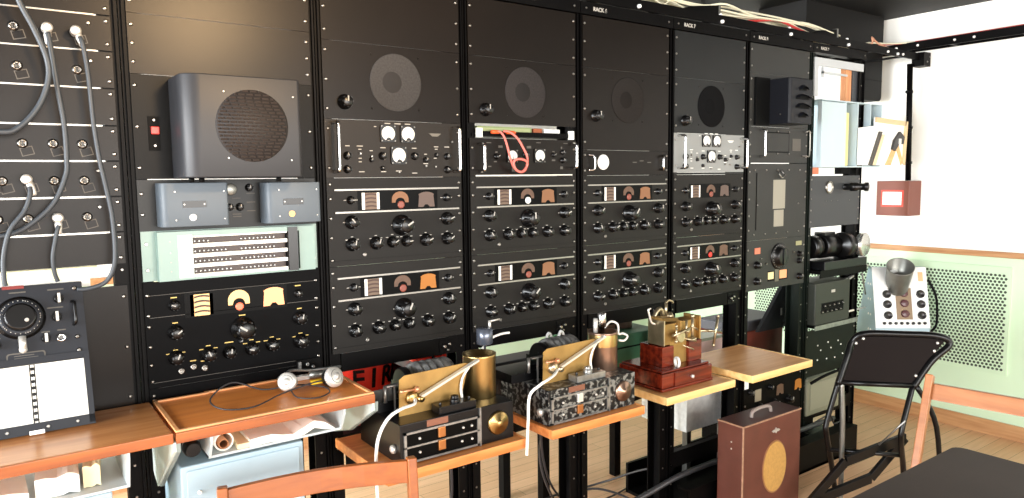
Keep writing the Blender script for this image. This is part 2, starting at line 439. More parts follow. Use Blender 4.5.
# ------------------------------------------------------------------ receivers
def fan(b, cx, cz, w, h, y, m, y1=None):
    # fan dial: arched window with a notch at the bottom middle
    P = [(cx - w / 2, cz), (cx - w / 2 + w * .06, cz + h * .75)]
    for k in range(7):
        a = PI * (.80 - .6 * k / 6); P.append((cx + w * .47 * math.cos(a) / .81, cz + h * (.62 + .38 * math.sin(a))))
    P += [(cx + w / 2 - w * .06, cz + h * .75), (cx + w / 2, cz), (cx + w * .2, cz), (cx + w * .08, cz + h * .16), (cx - w * .08, cz + h * .16), (cx - w * .2, cz)]
    b.prism(P, y, y - .0012, 'y', m)
def crescent(b, cx, cz, w, h, y, m):
    P = []
    for k in range(13):
        a = PI * (1 - k / 12); P.append((cx + w / 2 * math.cos(a), cz + h * (.30 + .70 * math.sin(a))))
    P += [(cx + w * .5, cz), (cx + w * .30, cz)]
    for k in range(9):
        a = PI * k / 8; P.append((cx + w * .28 * math.cos(a), cz + h * (.08 + .36 * math.sin(a))))
    P += [(cx - w * .30, cz), (cx - w * .5, cz)]
    b.prism(P, y, y - .0012, 'y', m)
def drum(t, u0, u1, z0, z1, bright=False):
    def f():
        b = MB(); w_ = u1 - u0; h = z1 - z0
        b.box(0, w_, -.0052, -.004, 0, h, 0)
        b.box(w_ * .16, w_ * .84, -.006, -.0052, 0, h, 1)
        for k in range(4):
            zc = h * (.12 + k * .235)
            P = [(w_ * (.17 + .66 * q / 6), zc + h * .05 * math.sin(PI * q / 6)) for q in range(7)]
            P += [(x, z + h * .09) for x, z in P[::-1]]
            b.prism(P, -.006, -.0066, 'y', 2)
        return b.mesh('drum_dial', [WHITE, LITCR if bright else mat('dial band buff', (106, 86, 70), .5), BROWN])
    return put('drum_dial', cached(('drum', bright, round(u1 - u0, 3), round(z1 - z0, 3)), f), t, (u0, 0, z0), label='cream scale with brown bands')
def receiver(i, z0, label, right='tan', dot='pink', bright=False, strips=True, mid='tan'):
    t = thing('radio_receiver', label, 'receiver', (RX(i), 0, z0), group='rack receivers with three small dials')
    def body():
        b = panel_mesh(0, .275, PANELR, screws=[.02, .09, .15, .21, .255])
        for (u, z, r) in ((.095, .136, .024), (.44, .134, .024), (.268, .120, .033)): ticks(b, u, z, r, 2, 2)
        for u in (.095, .176, .234, .285, .357, .44): ticks(b, u, .066, .024, 3, 2)
        for u in (.095, .44): ticks(b, u, .205, .019, 2, 2)
        b.box(.15, .20, -.0042, -.0032, .046, .048, 2) if False else None
        b.box(.02, .50, -.004, -.003, .0165, .0172, 3)
        return b.mesh('front_panel', [PANELR, NICKEL, INK, BLACKM])
    put('front_panel', cached('rxbody', body), t)
    put('dial_window', cached('rxwin', lambda: MB().box(.118, .405, -.0042, -.003, .171, .233).mesh('dial_window', WINBLK)), t)
    if strips:
        sm = cached('rxstrip', lambda: MB().box(.042, .488, -.008, -.003, -.0026, .0026).mesh('trim_strip', [mat('strip metal', (150, 146, 140), .35, .8)]))
        put('trim_strip', sm, t, (0, 0, .237)); put('trim_strip', sm, t, (0, 0, .167))
    drum(t, .132, .192, .174, .227, bright)
    cm = {'tan': TAN, 'amber': LITOR, 'cream': LITCR, 'salmon': LITPK, 'orange': mat('orange dial card', (128, 86, 54), .5), 'pale': mat('pale pink dial card', (90, 72, 64), .5)}
    def fm(w_, h, k): 
        def f():
            b = MB(); (crescent if h < .04 else fan)(b, 0, 0, w_, h, -.004, 0); return b.mesh('fan_dial', cm[k])
        return cached(('fan', w_, h, k), f)
    put('tuning_dial', fm(.060, .036, mid), t, (.266, 0, .193))
    dm = {'pink': LITRED, 'white': WHITE, 'red': mat('bright red indicator', (216, 50, 40), .4)}[dot]
    put('indicator', cached(('dot', dot), lambda: MB().lathe([(.0125, .004), (.0125, .0065), (.009, .0075)], (0, 0, 0), (0, -1, 0), 16).mesh('indicator', dm)), t, (.268, 0, .186), label='round %s indicator under the middle dial' % dot)
    put('signal_dial', fm(.062, .050, right), t, (.3625, 0, .176))
    R = random.Random(i * 10 + int(z0 * 100))
    for (u, z, r) in ((.095, .205, .0105), (.44, .205, .0105), (.095, .136, .017), (.268, .120, .026), (.44, .134, .017)):
        knob(t, u, z, r, R.uniform(-1.5, 1.5))
    for u in (.095, .176, .234, .285, .357, .44):
        knob(t, u, .066, .0165 if u in (.095, .44, .176, .357) else .0145, R.uniform(-1.5, 1.5))
    put('headphone_jack', cached('jackn', lambda: MB().lathe([(.0065, .003), (.0065, .007), (.003, .007), (.003, .004)], (0, 0, 0), (0, -1, 0), 12).mesh('headphone_jack', NICKEL)), t, (.136, 0, .032))
    return t
for i in (3, 4, 5, 6):
    for up in (1, 0):
        lab = '%s dark receiver with three small dials in %s' % ('upper' if up else 'lower', RD[i])
        receiver(i, .96 + .275 * up, lab, right={(3, 1): 'pale', (3, 0): 'amber', (4, 1): 'orange', (4, 0): 'orange', (5, 1): 'orange', (5, 0): 'orange', (6, 1): 'pale', (6, 0): 'tan'}[(i, up)],
                 dot={(4, 1): 'white', (6, 0): 'red'}.get((i, up), 'pink'), strips=not (i == 6 and up), mid='orange' if (i, up) == (3, 1) else 'tan')
    # lower black apron bar with switch plate
    t = thing('apron_bar', 'black apron bar with switch plate, foot of ' + RD[i].replace('the rack with the', 'rack with'), 'panel', (RX(i), 0, .90))
    MB().box(.047, .473, -.0025, .012, 0, .058).build('bar', FRAME, t)
    b = MB(); b.box(.40, .45, -.005, -.0025, .006, .052, 0); b.lathe([(.007, 0), (.005, .014)], (.415, -.005, .03), (0, -1, 0), 10, 1); b.lathe([(.006, 0), (.004, .012)], (.436, -.005, .036), (0, -1, 0), 10, 1)
    b.lathe([(.004, 0), (.003, .01)], (.43, -.005, .016), (0, -1, 0), 8, 1)
    b.build('switch_plate', [FRAME, NICKEL], t)

# ------------------------------------------------------------------ amplifiers
def meter(t, u, z, s=.056, base=BLACK, name='meter', cutbottom=True):
    def f():
        b = MB(); h = s / 2
        b.prism(rrect(-h, h, -h, h, s * .12), -.003, -.009, 'y', 0)
        b.lathe([(h * .86, .009), (h * .82, .0115), (.0001, .0115)], (0, 0, 0), (0, -1, 0), 24, 1, caps=False)
        b.prism([(h * .34 * math.cos(a * PI / 8), -h * .82 + h * .36 * math.sin(a * PI / 8)) for a in range(9)] , -.0112, -.0125, 'y', 0)
        b.box(-.0006, .0006, -.0125, -.0118, -h * .45, h * .35, 0)
        for sx in (-1, 1):
            for sz in (-1, 1): b.lathe([(.003, 0), (.002, .002)], (sx * h * .86, -.009, sz * h * .86), (0, -1, 0), 6, 2)
        return b.mesh('meter', [base, WHITE, NICKEL])
    return put(name, cached(('meter', s, base.name), f), t, (u, 0, z))
def amp3(i, z0, z1, label, pm, kn=BLACK, ink=INK):
    t = thing('amplifier', label, 'amplifier', (RX(i), 0, z0))
    h = z1 - z0
    b = panel_mesh(0, h, pm, screws=[.03, h - .03])
    for (u, z, w_) in ((.09, .098, .014), (.131, .098, .020), (.131, .088, .010), (.169, .084, .010), (.131, .060, .010), (.131, .049, .01), (.135, .018, .018), (.21, .094, .018), (.21, .058, .012), (.21, .018, .018), (.322, .094, .016), (.322, .058, .012),
                       (.322, .013, .018), (.405, .100, .016), (.446, .100, .018), (.405, .092, .01), (.364, .044, .018), (.364, .075, .010), (.40, .062, .01), (.228, .171, .02), (.264, .171, .022), (.30, .171, .02), (.185, .160, .008), (.264, .020, .02)):
        b.box(u - w_ / 2, u + w_ / 2, -.0045, -.003, z - .0014, z + .0014, 2)
    for u, z in ((.131, .075), (.169, .066), (.400, .034), (.364, .036), (.264, .016), (.466, .117)):
        b.lathe([(.004, .003), (.003, .010)], (u, 0, z), (0, -1, 0), 8, 1)
    b.build('front_panel', [pm, NICKEL, ink], t)
    b = MB(); b.prism([(.378, .144), (.425, .144), (.412, .134), (.391, .134)], -.003, -.0045, 'y'); b.build('badge', PLATE if pm is not LGREY else STEELW, t)
    for (u, z) in ((.228, .139), (.299, .139)): meter(t, u, z, .054)
    meter(t, .264, .070, .056)
    for (u, z, r) in ((.088, .068, .010), (.087, .026, .010), (.207, .068, .010), (.322, .068, .010), (.364, .056, .008), (.446, .068, .009), (.446, .024, .010), (.169, .055, .006), (.207, .029, .006), (.405, .072, .006)):
        knob(t, u, z, r, random.uniform(-1, 1), m=kn)
    handle(t, .046, .018, h - .012, d=.04); handle(t, .474, .018, h - .016, d=.04)
    return t
LGREY = mat('pale grey enamel', (136, 138, 136), .42, var=.04, scale=4)
amp3(3, 1.51, 1.69, 'brown black amplifier with three white meters and two chrome handles', mat('brown enamel', (34, 29, 24), .4, spec=.2, var=.06, scale=3, bump=.1, bscale=500))
amp3(6, 1.52, 1.69, 'pale grey amplifier with three white meters and chrome handles', LGREY, ink=WHITE)
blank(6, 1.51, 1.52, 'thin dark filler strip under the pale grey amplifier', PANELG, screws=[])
# rack 4 amplifier (two meters, open shelf above)
t = thing('amplifier', 'dark amplifier with two white meters under the looped pink cord', 'amplifier', (RX(4), 0, 1.51))
b = panel_mesh(0, .135, PANEL, screws=[.03, .10])
for (u, z, w_, hh) in ((.098, .118, .02, .003), (.148, .105, .018, .008), (.275, .105, .02, .009), (.235, .122, .02, .003), (.13, .085, .01, .006), (.125, .052, .012, .004), (.206, .03, .016, .028),
                       (.258, .09, .012, .004), (.391, .09, .01, .004), (.391, .058, .016, .006), (.43, .105, .006, .008), (.43, .03, .012, .01), (.45, .122, .02, .003), (.32, .122, .02, .003), (.10, .035, .014, .004)):
    b.box(u - w_ / 2, u + w_ / 2, -.0045, -.003, z - hh / 2, z + hh / 2, 2)
b.build('front_panel', [PANEL, NICKEL, INKD], t)
MB().box(.04, .48, -.008, -.003, .001, .005).build('trim_strip', STEELW, t)
meter(t, .198, .072, .046); meter(t, .323, .074, .05)
for (u, z, r) in ((.13, .070, .009), (.259, .078, .009), (.391, .078, .007), (.436, .088, .007), (.436, .058, .009)): knob(t, u, z, r, random.uniform(-1, 1))
handle(t, .058, .018, .112, d=.034); handle(t, .478, .028, .12, d=.034)
# slide shelf above it
t = thing('slide_shelf', 'dark ribbed slide shelf with white end stops above the two meter amplifier', 'shelf', (RX(4), 0, 1.65))
b = MB(); b.box(.03, .49, .0, .07, 0, .010, 0); b.box(.055, .48, -.006, .0, .001, .018, 0)
for k in range(40): b.box(.075 + k * .0098, .079 + k * .0098, -.0075, -.006, .003, .016, 1)
b.build('shelf_plate', [FRAME, BLACKM], t)
for u in (.043, .462): MB().box(u, u + .024, -.012, -.004, -.004, .028).build('end_stop', WHITE, t)
t = thing('document_folder', 'olive green folder lying on the slide shelf', 'folder', (RX(4) + .06, .012, 1.661))
MB().box(0, .24, 0, .05, 0, .026).build('cover', mat('olive folder', (134, 146, 100), .6), t)
MB().box(.008, .232, -.001, 0, .006, .020).build('pages', mat('folder page edge', (160, 168, 120), .7), t)
t = MB().box(RX(4) + .31, RX(4) + .35, .012, .06, 1.661, 1.685).build('small_box', mat('rust brown card', (150, 80, 44), .7), bevel=.002); tag(t, 'small rust brown box beside the olive folder', 'box')
t = MB().box(RX(4) + .36, RX(4) + .436, .012, .06, 1.661, 1.684).build('card_box', WHITE, bevel=.002); tag(t, 'bright white card box on the slide shelf near its right end', 'box')
# pink looped cord
X4 = RX(4)
t = thing('looped_cord', 'pink looped cord with orange plugs hanging over the two meter amplifier', 'cord', (X4, 0, 1.5))
b = MB(); b.tube([(.105, -.018, .163), (.135, -.022, .165), (.150, -.03, .14), (.160, -.04, .09), (.178, -.036, .048), (.198, -.034, .030), (.218, -.034, .024), (.236, -.036, .036), (.240, -.04, .075), (.222, -.036, .115), (.200, -.03, .148), (.175, -.022, .166), (.150, -.02, .168)], .0042, n=8)
b.tube([(.176, -.042, .05), (.18, -.046, .066), (.205, -.048, .07), (.232, -.046, .062), (.236, -.042, .045), (.215, -.044, .026), (.19, -.044, .03), (.176, -.042, .05)], .0045, n=8)
b.build('cord', PINK, t)
OR = mat('orange plug plastic', (226, 96, 46), .4)
for u in (.10, .165): MB().lathe([(.006, 0), (.007, .01), (.006, .032), (.003, .04)], (u, -.018, .165), (1, 0, 0), 10).build('plug', OR, t)
# rack 5 upper panel
t = thing('window_panel', 'black panel with a white round window and short handles', 'panel', (RX(5), 0, 1.51))
panel_mesh(0, .10, PANEL, screws=[.02, .08]).build('plate', [PANEL, NICKEL], t)
MB().lathe([(.030, .003), (.030, .006), (.027, .007), (.0001, .007)], (.125, 0, .052), (0, -1, 0), 28, caps=False).build('round_window', WHITE, t)
for u, s in ((.048, 1), (.474, -1)):
    MB().tube([(u, -.003, .022), (u + s * .016, -.018, .024), (u + s * .018, -.02, .05), (u + s * .016, -.018, .076), (u, -.003, .080)], .0045, sub=4).build('handle', CHROME, t)
b = MB()
for u in (.29, .33, .375): b.box(u, u + .022, -.0045, -.003, .050 + (.006 if u == .33 else 0), .054 + (.006 if u == .33 else 0), 0)
b.build('toggle_marks', INKD, t)

# ------------------------------------------------------------------ rack 2
blank(2, 1.94, 2.12, 'blank black top panel above the boxy loudspeaker with the lamp reflection')
blank(2, 1.785, 1.94, 'blank black second panel just above the boxy loudspeaker')
t = blank(2, 1.511, 1.785, 'black panel with red indicator switch behind the boxy loudspeaker', BLKP0, name='switch_panel')
b = MB(); b.box(.054, .082, -.006, -.003, .075, .165, 0); b.lathe([(.004, 0), (.003, .004)], (.068, -.006, .155), (0, -1, 0), 8, 1); b.lathe([(.004, 0), (.003, .004)], (.068, -.006, .088), (0, -1, 0), 8, 1)
b.build('switch_plate', [BLACKM, NICKEL], t)
MB().box(.060, .080, -.012, -.006, .118, .138).build('pilot_switch', mat('red switch', (220, 50, 40), .35), t, bevel=.002, label='red rocker switch')
# big loudspeaker
t = thing('loudspeaker', 'large boxy grey metal loudspeaker with round louvred grille', 'loudspeaker', (.628, 0, 1.513))
b = MB(); W = .302; D = .165; H = .262
P = [(0, -.004)] + [(.045 - .045 * math.cos(a), -D + .045 - .045 * math.sin(a)) for a in [k * PI / 16 for k in range(9)]] + [(W - .008, -D), (W, -D + .008), (W, -.004)]
b.prism(P, 0, H, 'z', 0, smooth=True)
b.build('cabinet', GREYSPK, t, bevel=.003)
g = MB(); cx, cz, R_ = .170, .134, .094
g.lathe([(R_, 0), (R_, .0006), (.0001, .0006)], (cx, -D, cz), (0, -1, 0), 44, 0, caps=False)
rows = 21
for k in range(rows):
    z = cz - R_ + (k + .5) * 2 * R_ / rows; hw = math.sqrt(max(R_ ** 2 - (z - cz) ** 2, 0)) - .004
    n = max(1, int(2 * hw / .021))
    for j in range(n + 1):
        x0 = cx - hw + j * .021 - (.0105 if k % 2 else 0); x1 = x0 + .017
        x0 = max(x0, cx - hw); x1 = min(x1, cx + hw)
        if x1 - x0 > .004: g.hexa([(x0, -D - .001, z - .0026), (x1, -D - .001, z - .0026), (x1, -D - .001, z + .0026), (x0, -D - .001, z + .0026)][:4],
                                  [(x0 + .001, -D - .0038, z - .001), (x1 - .001, -D - .0038, z - .001), (x1 - .001, -D - .001, z + .0026), (x0 + .001, -D - .001, z + .0026)], 1)
g.build('grille', [DARKG, mat('grille louvre brown grey', (64, 57, 54), .45, .2)], t)
b = MB()
for x, z in ((.10, .22), (.28, .215), (.105, .05), (.27, .045)): b.lathe([(.003, 0), (.002, .0015)], (x, -D, z), (0, -1, 0), 8)
b.build('screw', NICKEL, t)
b = MB()
for x in (.03, .055, .26): MB().cyl((x, -.08, -.0), (x, -.08, -.012), .007, 10).build('foot', BLACKM, t)
# power panel with two cans
t = thing('power_panel', 'black power panel with two blue grey box covers below the loudspeaker', 'panel', (RX(2), 0, 1.372))
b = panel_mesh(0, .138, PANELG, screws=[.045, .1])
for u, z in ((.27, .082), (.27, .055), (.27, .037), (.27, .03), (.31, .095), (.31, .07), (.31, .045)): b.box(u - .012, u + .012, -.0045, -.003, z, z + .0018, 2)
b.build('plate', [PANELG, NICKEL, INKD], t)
for (x0, x1, z0_, z1_, d, lx, fl, lc) in ((.062, .232, .012, .128, .07, .03, WHITE, 'left'), (.335, .492, .010, .126, .07, .03, mat('amber dot', (250, 190, 110), .4), 'right')):
    b = MB(); b.prism([(x0 + .0, -.003), (x0 + .0, -d + .02)] + [(x0 + .02 - .02 * math.cos(a), -d + .02 - .02 * math.sin(a)) for a in (PI / 8, PI / 4, 3 * PI / 8, PI / 2)] + [(x1 - .004, -d), (x1, -d + .004), (x1, -.003)], z0_, z1_, 'z', 0, smooth=True)
    c = b.build('cover', GREYCAN, t, bevel=.002)
    xm = (x0 + x1) / 2
    MB().box(xm - .032, xm + .026, -d - .0015, -d, .062, .080).build('nameplate', [BLACK], c)
    MB().lathe([(.009, 0), (.009, .0015)], (xm - .008, -d, .036), (0, -1, 0), 16).build('dot', fl, c)
    s_ = MB()
    for x, z in ((x0 + .035, .105), (x0 + .035, .03), (x1 - .012, .105), (x1 - .012, .03), (xm - .028, .071), (xm + .022, .071)): s_.lathe([(.0025, 0), (.002, .002)], (x, -d, z), (0, -1, 0), 6)
    s_.build('screw', NICKEL, c)
MB().lathe([(.017, .003), (.017, .007), (.014, .009), (.0001, .009)], (.256, 0, .108), (0, -1, 0), 20, caps=False).build('fuse_cap', GREYM, t)
knob(t, .252, .058, .008); knob(t, .279, .058, .009); knob(t, .307, .112, .009, m=BLACK)
# mint patch unit
t = thing('patch_unit', 'pale mint metal unit with white terminal strips below the loudspeaker', 'panel', (RX(2), 0, 1.238))
b = MB(); b.box(.020, .500, -.004, .003, .0, .134, 0); b.box(.055, .142, -.035, -.004, .0, .132, 0); b.box(.142, .436, -.035, -.02, .118, .132, 0); b.box(.142, .436, -.035, -.02, .0, .006, 0); b.box(.436, .482, -.035, -.004, .0, .132, 0)
for z in (.03, .10):
    for u in (.032, .490): b.lathe([(.005, 0), (.004, .003)], (u, -.004, z), (0, -1, 0), 8, 1)
for z in (.025, .05, .075, .105): b.lathe([(.002, 0), (.0015, .001)], (.085, -.035, z), (0, -1, 0), 6, 1); b.lathe([(.002, 0), (.0015, .001)], (.105, -.035, z), (0, -1, 0), 6, 1)
b.build('chassis', [MINT, NICKEL], t)
MB().box(.104, .141, -.037, -.035, .006, .122).build('label_plate', MINTW, t)
MB().box(.142, .400, -.0155, -.010, .004, .128).build('backing', mat('dark brown strip', (66, 54, 50), .5), t)
for k in range(5):
    z = .004 + k * .0275
    MB().box(.142, .400, -.034, -.012, z, z + .010).build('terminal_strip', WHITE, t)
b = MB()
for k in range(4):
    z = .020 + k * .0275
    for j in range(18):
        if k == 3 and 3 < j < 9: continue
        if k == 2 and 7 < j < 9: continue
        u = .150 + j * .0115 + (.02 if j > 8 else 0)
        b.lathe([(.0032, 0), (.0022, .004)], (u, -.016, z), (0, -1, 0), 6)
b.build('terminal', [STEEL], t, kind=None)
MB().box(.402, .430, -.040, -.010, .002, .130).build('end_block', BLACK, t)
# older receiver in rack 2
t = thing('communications_receiver', 'glossy black receiver with three glowing dials under the pale mint unit', 'receiver', (RX(2), 0, .945))
BLKP = mat('glossy black panel', (6, 6, 7), .4, spec=.05, var=.1, scale=4)
b = MB(); b.box(.0186, .5012, -.004, .003, .0, .290, 0)
for z in (.02, .065, .115, .17, .20, .255):
    for u in (.0275, .492): b.lathe([(.0058, 0), (.005, .002), (.002, .004)], (u, -.004, z), (0, -1, 0), 8, 1)
b.box(.03, .495, -.0052, -.004, .2535, .2545, 2); b.box(.03, .495, -.0052, -.004, .193, .1942, 2); b.box(.03, .495, -.0052, -.004, .0145, .0155, 2)
for u, z, w_ in ((.092, .242, .016), (.436, .242, .018), (.092, .172, .014), (.27, .172, .018), (.438, .172, .014), (.23, .098, .024)): b.box(u - w_ / 2, u + w_ / 2, -.005, -.004, z, z + .003, 3)
for u in (.089, .174, .293, .352, .438): ticks(b, u, .074, .024, 3, 3, .012, -.005)
for u, z in ((.132, .060), (.16, .055)): b.box(u - .008, u + .008, -.005, -.004, z, z + .003, 3)
b.build('front_panel', [BLKP, NICKEL, INKD, GOLDINK], t)
MB().box(.118, .402, -.0052, -.004, .183, .252).build('dial_window', WINBLK, t)
drum(t, .133, .193, .186, .246, True)
b = MB(); crescent(b, 0, 0, .060, .042, -.005, 0); b.build('tuning_dial', LITCR, t, (.263, 0, .206))
MB().lathe([(.0115, .004), (.0115, .0075), (.008, .0085)], (.264, 0, .200), (0, -1, 0), 16).build('indicator', mat('red orange indicator', (232, 110, 80), .4, emit=.2), t)
b = MB(); fan(b, 0, 0, .062, .054, -.005, 0); b.build('signal_dial', LITPK, t, (.3625, 0, .192))
for u, z, r in ((.092, .222, .012), (.436, .22, .010), (.092, .147, .016), (.27, .135, .026), (.438, .145, .016), (.089, .077, .016), (.174, .073, .0165), (.23, .071, .0145), (.293, .072, .015), (.352, .075, .015), (.438, .074, .017), (.263, .098, .006)):
    knob(t, u, z, r, random.uniform(-1.5, 1.5), y=-.004)
for u, z in ((.1, .038), (.132, .045), (.161, .037)): MB().lathe([(.0085, .004), (.0085, .011), (.004, .011), (.004, .006)], (u, 0, z), (0, -1, 0), 12).build('headphone_jack', NICKEL, t)
# base plate and outlet plate
t = blank(2, .905, .945, 'narrow black strip at the foot of the glowing receiver', BLKP, screws=[.02])
t = thing('outlet_plate', 'small black outlet plate beneath the glowing receiver at its right corner', 'plate', (RX(2) + .42, -.004, .925))
b = MB(); b.box(.0, .075, -.008, 0, 0, .036, 0); b.box(.004, .012, -.016, -.008, .004, .032, 1); b.lathe([(.006, 0), (.005, .008)], (.032, -.008, .022), (0, -1, 0), 10, 1); b.lathe([(.005, 0), (.004, .008)], (.05, -.008, .012), (0, -1, 0), 10, 1)
b.build('plate', [FRAME, STEEL], t)

# ------------------------------------------------------------------ rack 1 jack panels
jz = [2.018, 1.926, 1.837, 1.744, 1.650, 1.560, 1.469, 1.377, 1.292]
names = ['topmost', 'second', 'third', 'fourth', 'fifth', 'sixth', 'seventh', 'eighth']
jacks = {1: [.296, .362, .425], 2: [.297, .421], 4: [.296, .359, .421], 5: [.25, .300, .356, .42], 6: [.235, .296, .356, .421]}
sock = MB().lathe([(.012, .003), (.012, .007), (.0095, .009), (.0095, .012), (.005, .012), (.005, .006), (.0001, .006)], (0, 0, 0), (0, -1, 0), 18, 0, caps=False)
sock.box(-.0012, .0012, -.0135, -.012, -.006, .006, 1)
for k in range(6): sock.lathe([(.0014, 0), (.0008, .0015)], (.0075 * math.cos(k * PI / 3), -.012, .0075 * math.sin(k * PI / 3)), (0, -1, 0), 5, 1)
sock = sock.mesh('socket', [NICKEL, BLACK])
tagp = MB(); tagp.box(-.017, .010, -.0035, -.003, -.0105, .0105, 0); tagp.box(-.015, .008, -.0039, -.0035, -.0085, .0085, 1); tagp = tagp.mesh('number_tag', [INKD, PANEL])
for k in range(8):
    z1, z0_ = jz[k], jz[k + 1]
    t = thing('jack_panel', 'black jack panel, %s from the top of the far left rack' % names[k], 'panel', (0, 0, z0_), group='jack panels in the far left rack')
    b = panel_mesh(0, z1 - z0_ - .003, PANEL, screws=[.016, z1 - z0_ - .016])
    b.box(.06, .465, -.006, -.003, z1 - z0_ - .0045, z1 - z0_ - .0012, 1)
    if k in (1, 2, 4, 5, 6): b.lathe([(.005, 0), (.003, .004)], (.452 if k != 6 else .45, -.003, .064), (0, -1, 0), 10, 1)
    b.build('plate', [PANEL, NICKEL], t)
    for u in jacks.get(k, [.296, .421] if k == 3 and False else []):
        for uu in ([u, u - .19] if u > .28 and u - .19 < .23 else [u]):
            put('socket', sock, t, (uu, 0, .040)); put('number_tag', tagp, t, (uu + .012, 0, .022), rot=(0, -.25, 0))
blank(1, 2.018, 2.12, 'blank black panel at the top of the far left rack')
blank(1, .905, 1.235, 'black panel behind the dark grey frequency meter at far left', PANEL)
# pale boxes added in the slot for the daylit wall behind it
t = thing('daylit_wall_filler', 'white and pale yellow folders for the daylit wall in slot above dark grey meter box', 'fillers', (0.02, .02, 1.2365))
MB().box(0, .40, 0, .05, 0, .020).build('cover', WHITE, t, label='white filler')
MB().box(.0, .42, .003, .055, .020, .05).build('upper_filler', mat('pale yellow daylit wall tone', (250, 244, 200), .6), t, label='pale yellow filler')
# patch cords
def plug(t, u, z, y=-.012, tilt=0):
    b = MB(); b.lathe([(.0115, 0), (.012, .004), (.010, .018), (.012, .020), (.012, .030), (.007, .034)], (u, y, z), (0, -1, 0), 16, 0)
    b.lathe([(.0075, 0), (.0085, .012), (.0065, .03), (.005, .034)], (u + tilt * .004, y - .022, z - .006), (tilt * .3, 0, -1), 12, 0)
    return b.build('plug', STEELW, t)
def cord(label, pts, r, plugat=None, tilt=0):
    t = thing('patch_lead', label, 'cord', (0, 0, 1.2), group='grey patch cords on the jack panels')
    b = MB(); b.tube([(x, y, z - 1.2) for x, y, z in pts], r, n=8); b.build('cable', GCORD, t)
    if plugat: plug(t, plugat[0], plugat[1] - 1.2, tilt=tilt)
cord('thick grey cord curving down across the upper jack panels to the left edge', [(.295, -.07, 2.0), (.308, -.068, 1.927), (.334, -.066, 1.864), (.355, -.064, 1.799), (.355, -.062, 1.747), (.332, -.06, 1.685), (.291, -.06, 1.635), (.253, -.06, 1.623), (.15, -.05, 1.64)], .0065)
cord('grey cord hanging straight from left upper plug then sweeping left', [(.362, -.042, 1.862), (.366, -.045, 1.824), (.374, -.05, 1.726), (.382, -.05, 1.642), (.382, -.05, 1.559), (.377, -.05, 1.520), (.351, -.045, 1.458), (.309, -.04, 1.413), (.262, -.035, 1.384), (.20, -.03, 1.378), (.12, -.03, 1.39)], .006, (.362, 1.875), 0)
cord('grey cord from right upper plug looping past the meter box top corner', [(.428, -.042, 1.858), (.433, -.048, 1.838), (.440, -.05, 1.762), (.444, -.05, 1.652), (.452, -.05, 1.559), (.46, -.05, 1.504), (.471, -.05, 1.422), (.473, -.05, 1.332), (.466, -.05, 1.283), (.446, -.045, 1.250), (.410, -.04, 1.238), (.386, -.035, 1.238)], .0055, (.421, 1.874), 1)
cord('grey cord from left middle plug dropping to the meter box', [(.303, -.042, 1.495), (.302, -.048, 1.475), (.288, -.05, 1.437), (.257, -.05, 1.393), (.241, -.05, 1.333), (.238, -.05, 1.28), (.24, -.05, 1.262)], .0055, (.298, 1.513), 1)
cord('short grey cord from lowest plug dropping to the meter box', [(.356, -.042, 1.400), (.350, -.045, 1.38), (.339, -.045, 1.326), (.340, -.04, 1.286), (.346, -.035, 1.262)], .005, (.356, 1.418), 0)

# ------------------------------------------------------------------ frequency meter box on desk 1
ang = math.atan2(.11, .343)
t = thing('frequency_meter', 'dark grey frequency meter box with tuning dial and open white chart book', 'instrument', (0, 0, .9185))
MET = mat('slate grey enamel', (40, 42, 47), .42, spec=.2, var=.06, scale=5)
L_, Rr = -.06, .397
b = MB(); b.prism([(-.122, 0), (-.066, .150 + .02), (-.0145, .336), (-.004, .336), (-.004, 0)], L_, Rr, 'x', 0)
b.build('case', MET, t, bevel=.003)
Mp = Matrix.Translation((0, -.122, 0)) @ Matrix.Rotation(-ang, 4, 'X')   # local: x, y out (-), z up the slope
def pm(): return MB().at(Mp)
sl = lambda z: (z - .917) / math.cos(ang)
b = pm(); b.box(L_, Rr, -.012, .0, .160, .176, 0); b.box(L_, Rr, -.014, .0, -.004, .020, 0); b.box(Rr - .012, Rr, -.014, 0, 0, .17, 0); b.box(L_, Rr, -.006, .0, .176, .352, 0)
for u, z in ((.380, .336), (.377, .214), (.378, .180), (.02, .336)): b.lathe([(.006, 0), (.003, .003)], (u, -.006, z), (0, -1, 0), 10, 1)
for u in (-.0, .12, .22, .30, .36): b.lathe([(.004, 0), (.003, .002)], (u, -.014, .008), (0, -1, 0), 8, 1)
b.build('front_frame', [MET, NICKEL], t)
b = pm(); b.box(L_ + .01, .272, -.010, -.002, .02, .158, 0); b.box(.284, Rr - .012, -.010, -.002, .02, .158, 0)
b.build('chart_pages', PAPER, t, label='white printed calibration pages')
b = pm()
for k in range(9):
    z = .028 + k * .015; b.lathe([(.0045, 0), (.0035, .004)], (.278, -.008, z), (0, -1, 0), 8)
b.box(.2745, .2815, -.008, -.004, .02, .158, 1)
b.build('ring_binder', [BLACK, PAPER], t)
b = pm(); c = (.264, -.006, sl(1.178))
b.lathe([(.052, 0), (.052, .002), (.046, .003), (.046, .004)], c, (0, -1, 0), 40, 0)
b.lathe([(.044, .004), (.043, .010), (.036, .012)], c, (0, -1, 0), 40, 1)
for k in range(50):
    a = k * 2 * PI / 50
    if k % 5 == 0 or k % 2: b.box(c[0] + .040 * math.cos(a) - .001, c[0] + .040 * math.cos(a) + .001, c[1] - .0125, c[1] - .011, c[2] + .040 * math.sin(a) - .001, c[2] + .040 * math.sin(a) + .001, 2)
b.lathe([(.034, .012), (.032, .024), (.028, .026)], c, (0, -1, 0), 24, 0)
b.lathe([(.005, 0), (.004, .003)], (c[0] + .012, c[1] - .026, c[2] - .01), (0, -1, 0), 10, 2)
b.build('tuning_dial', [BLACK, MET, INK], t)
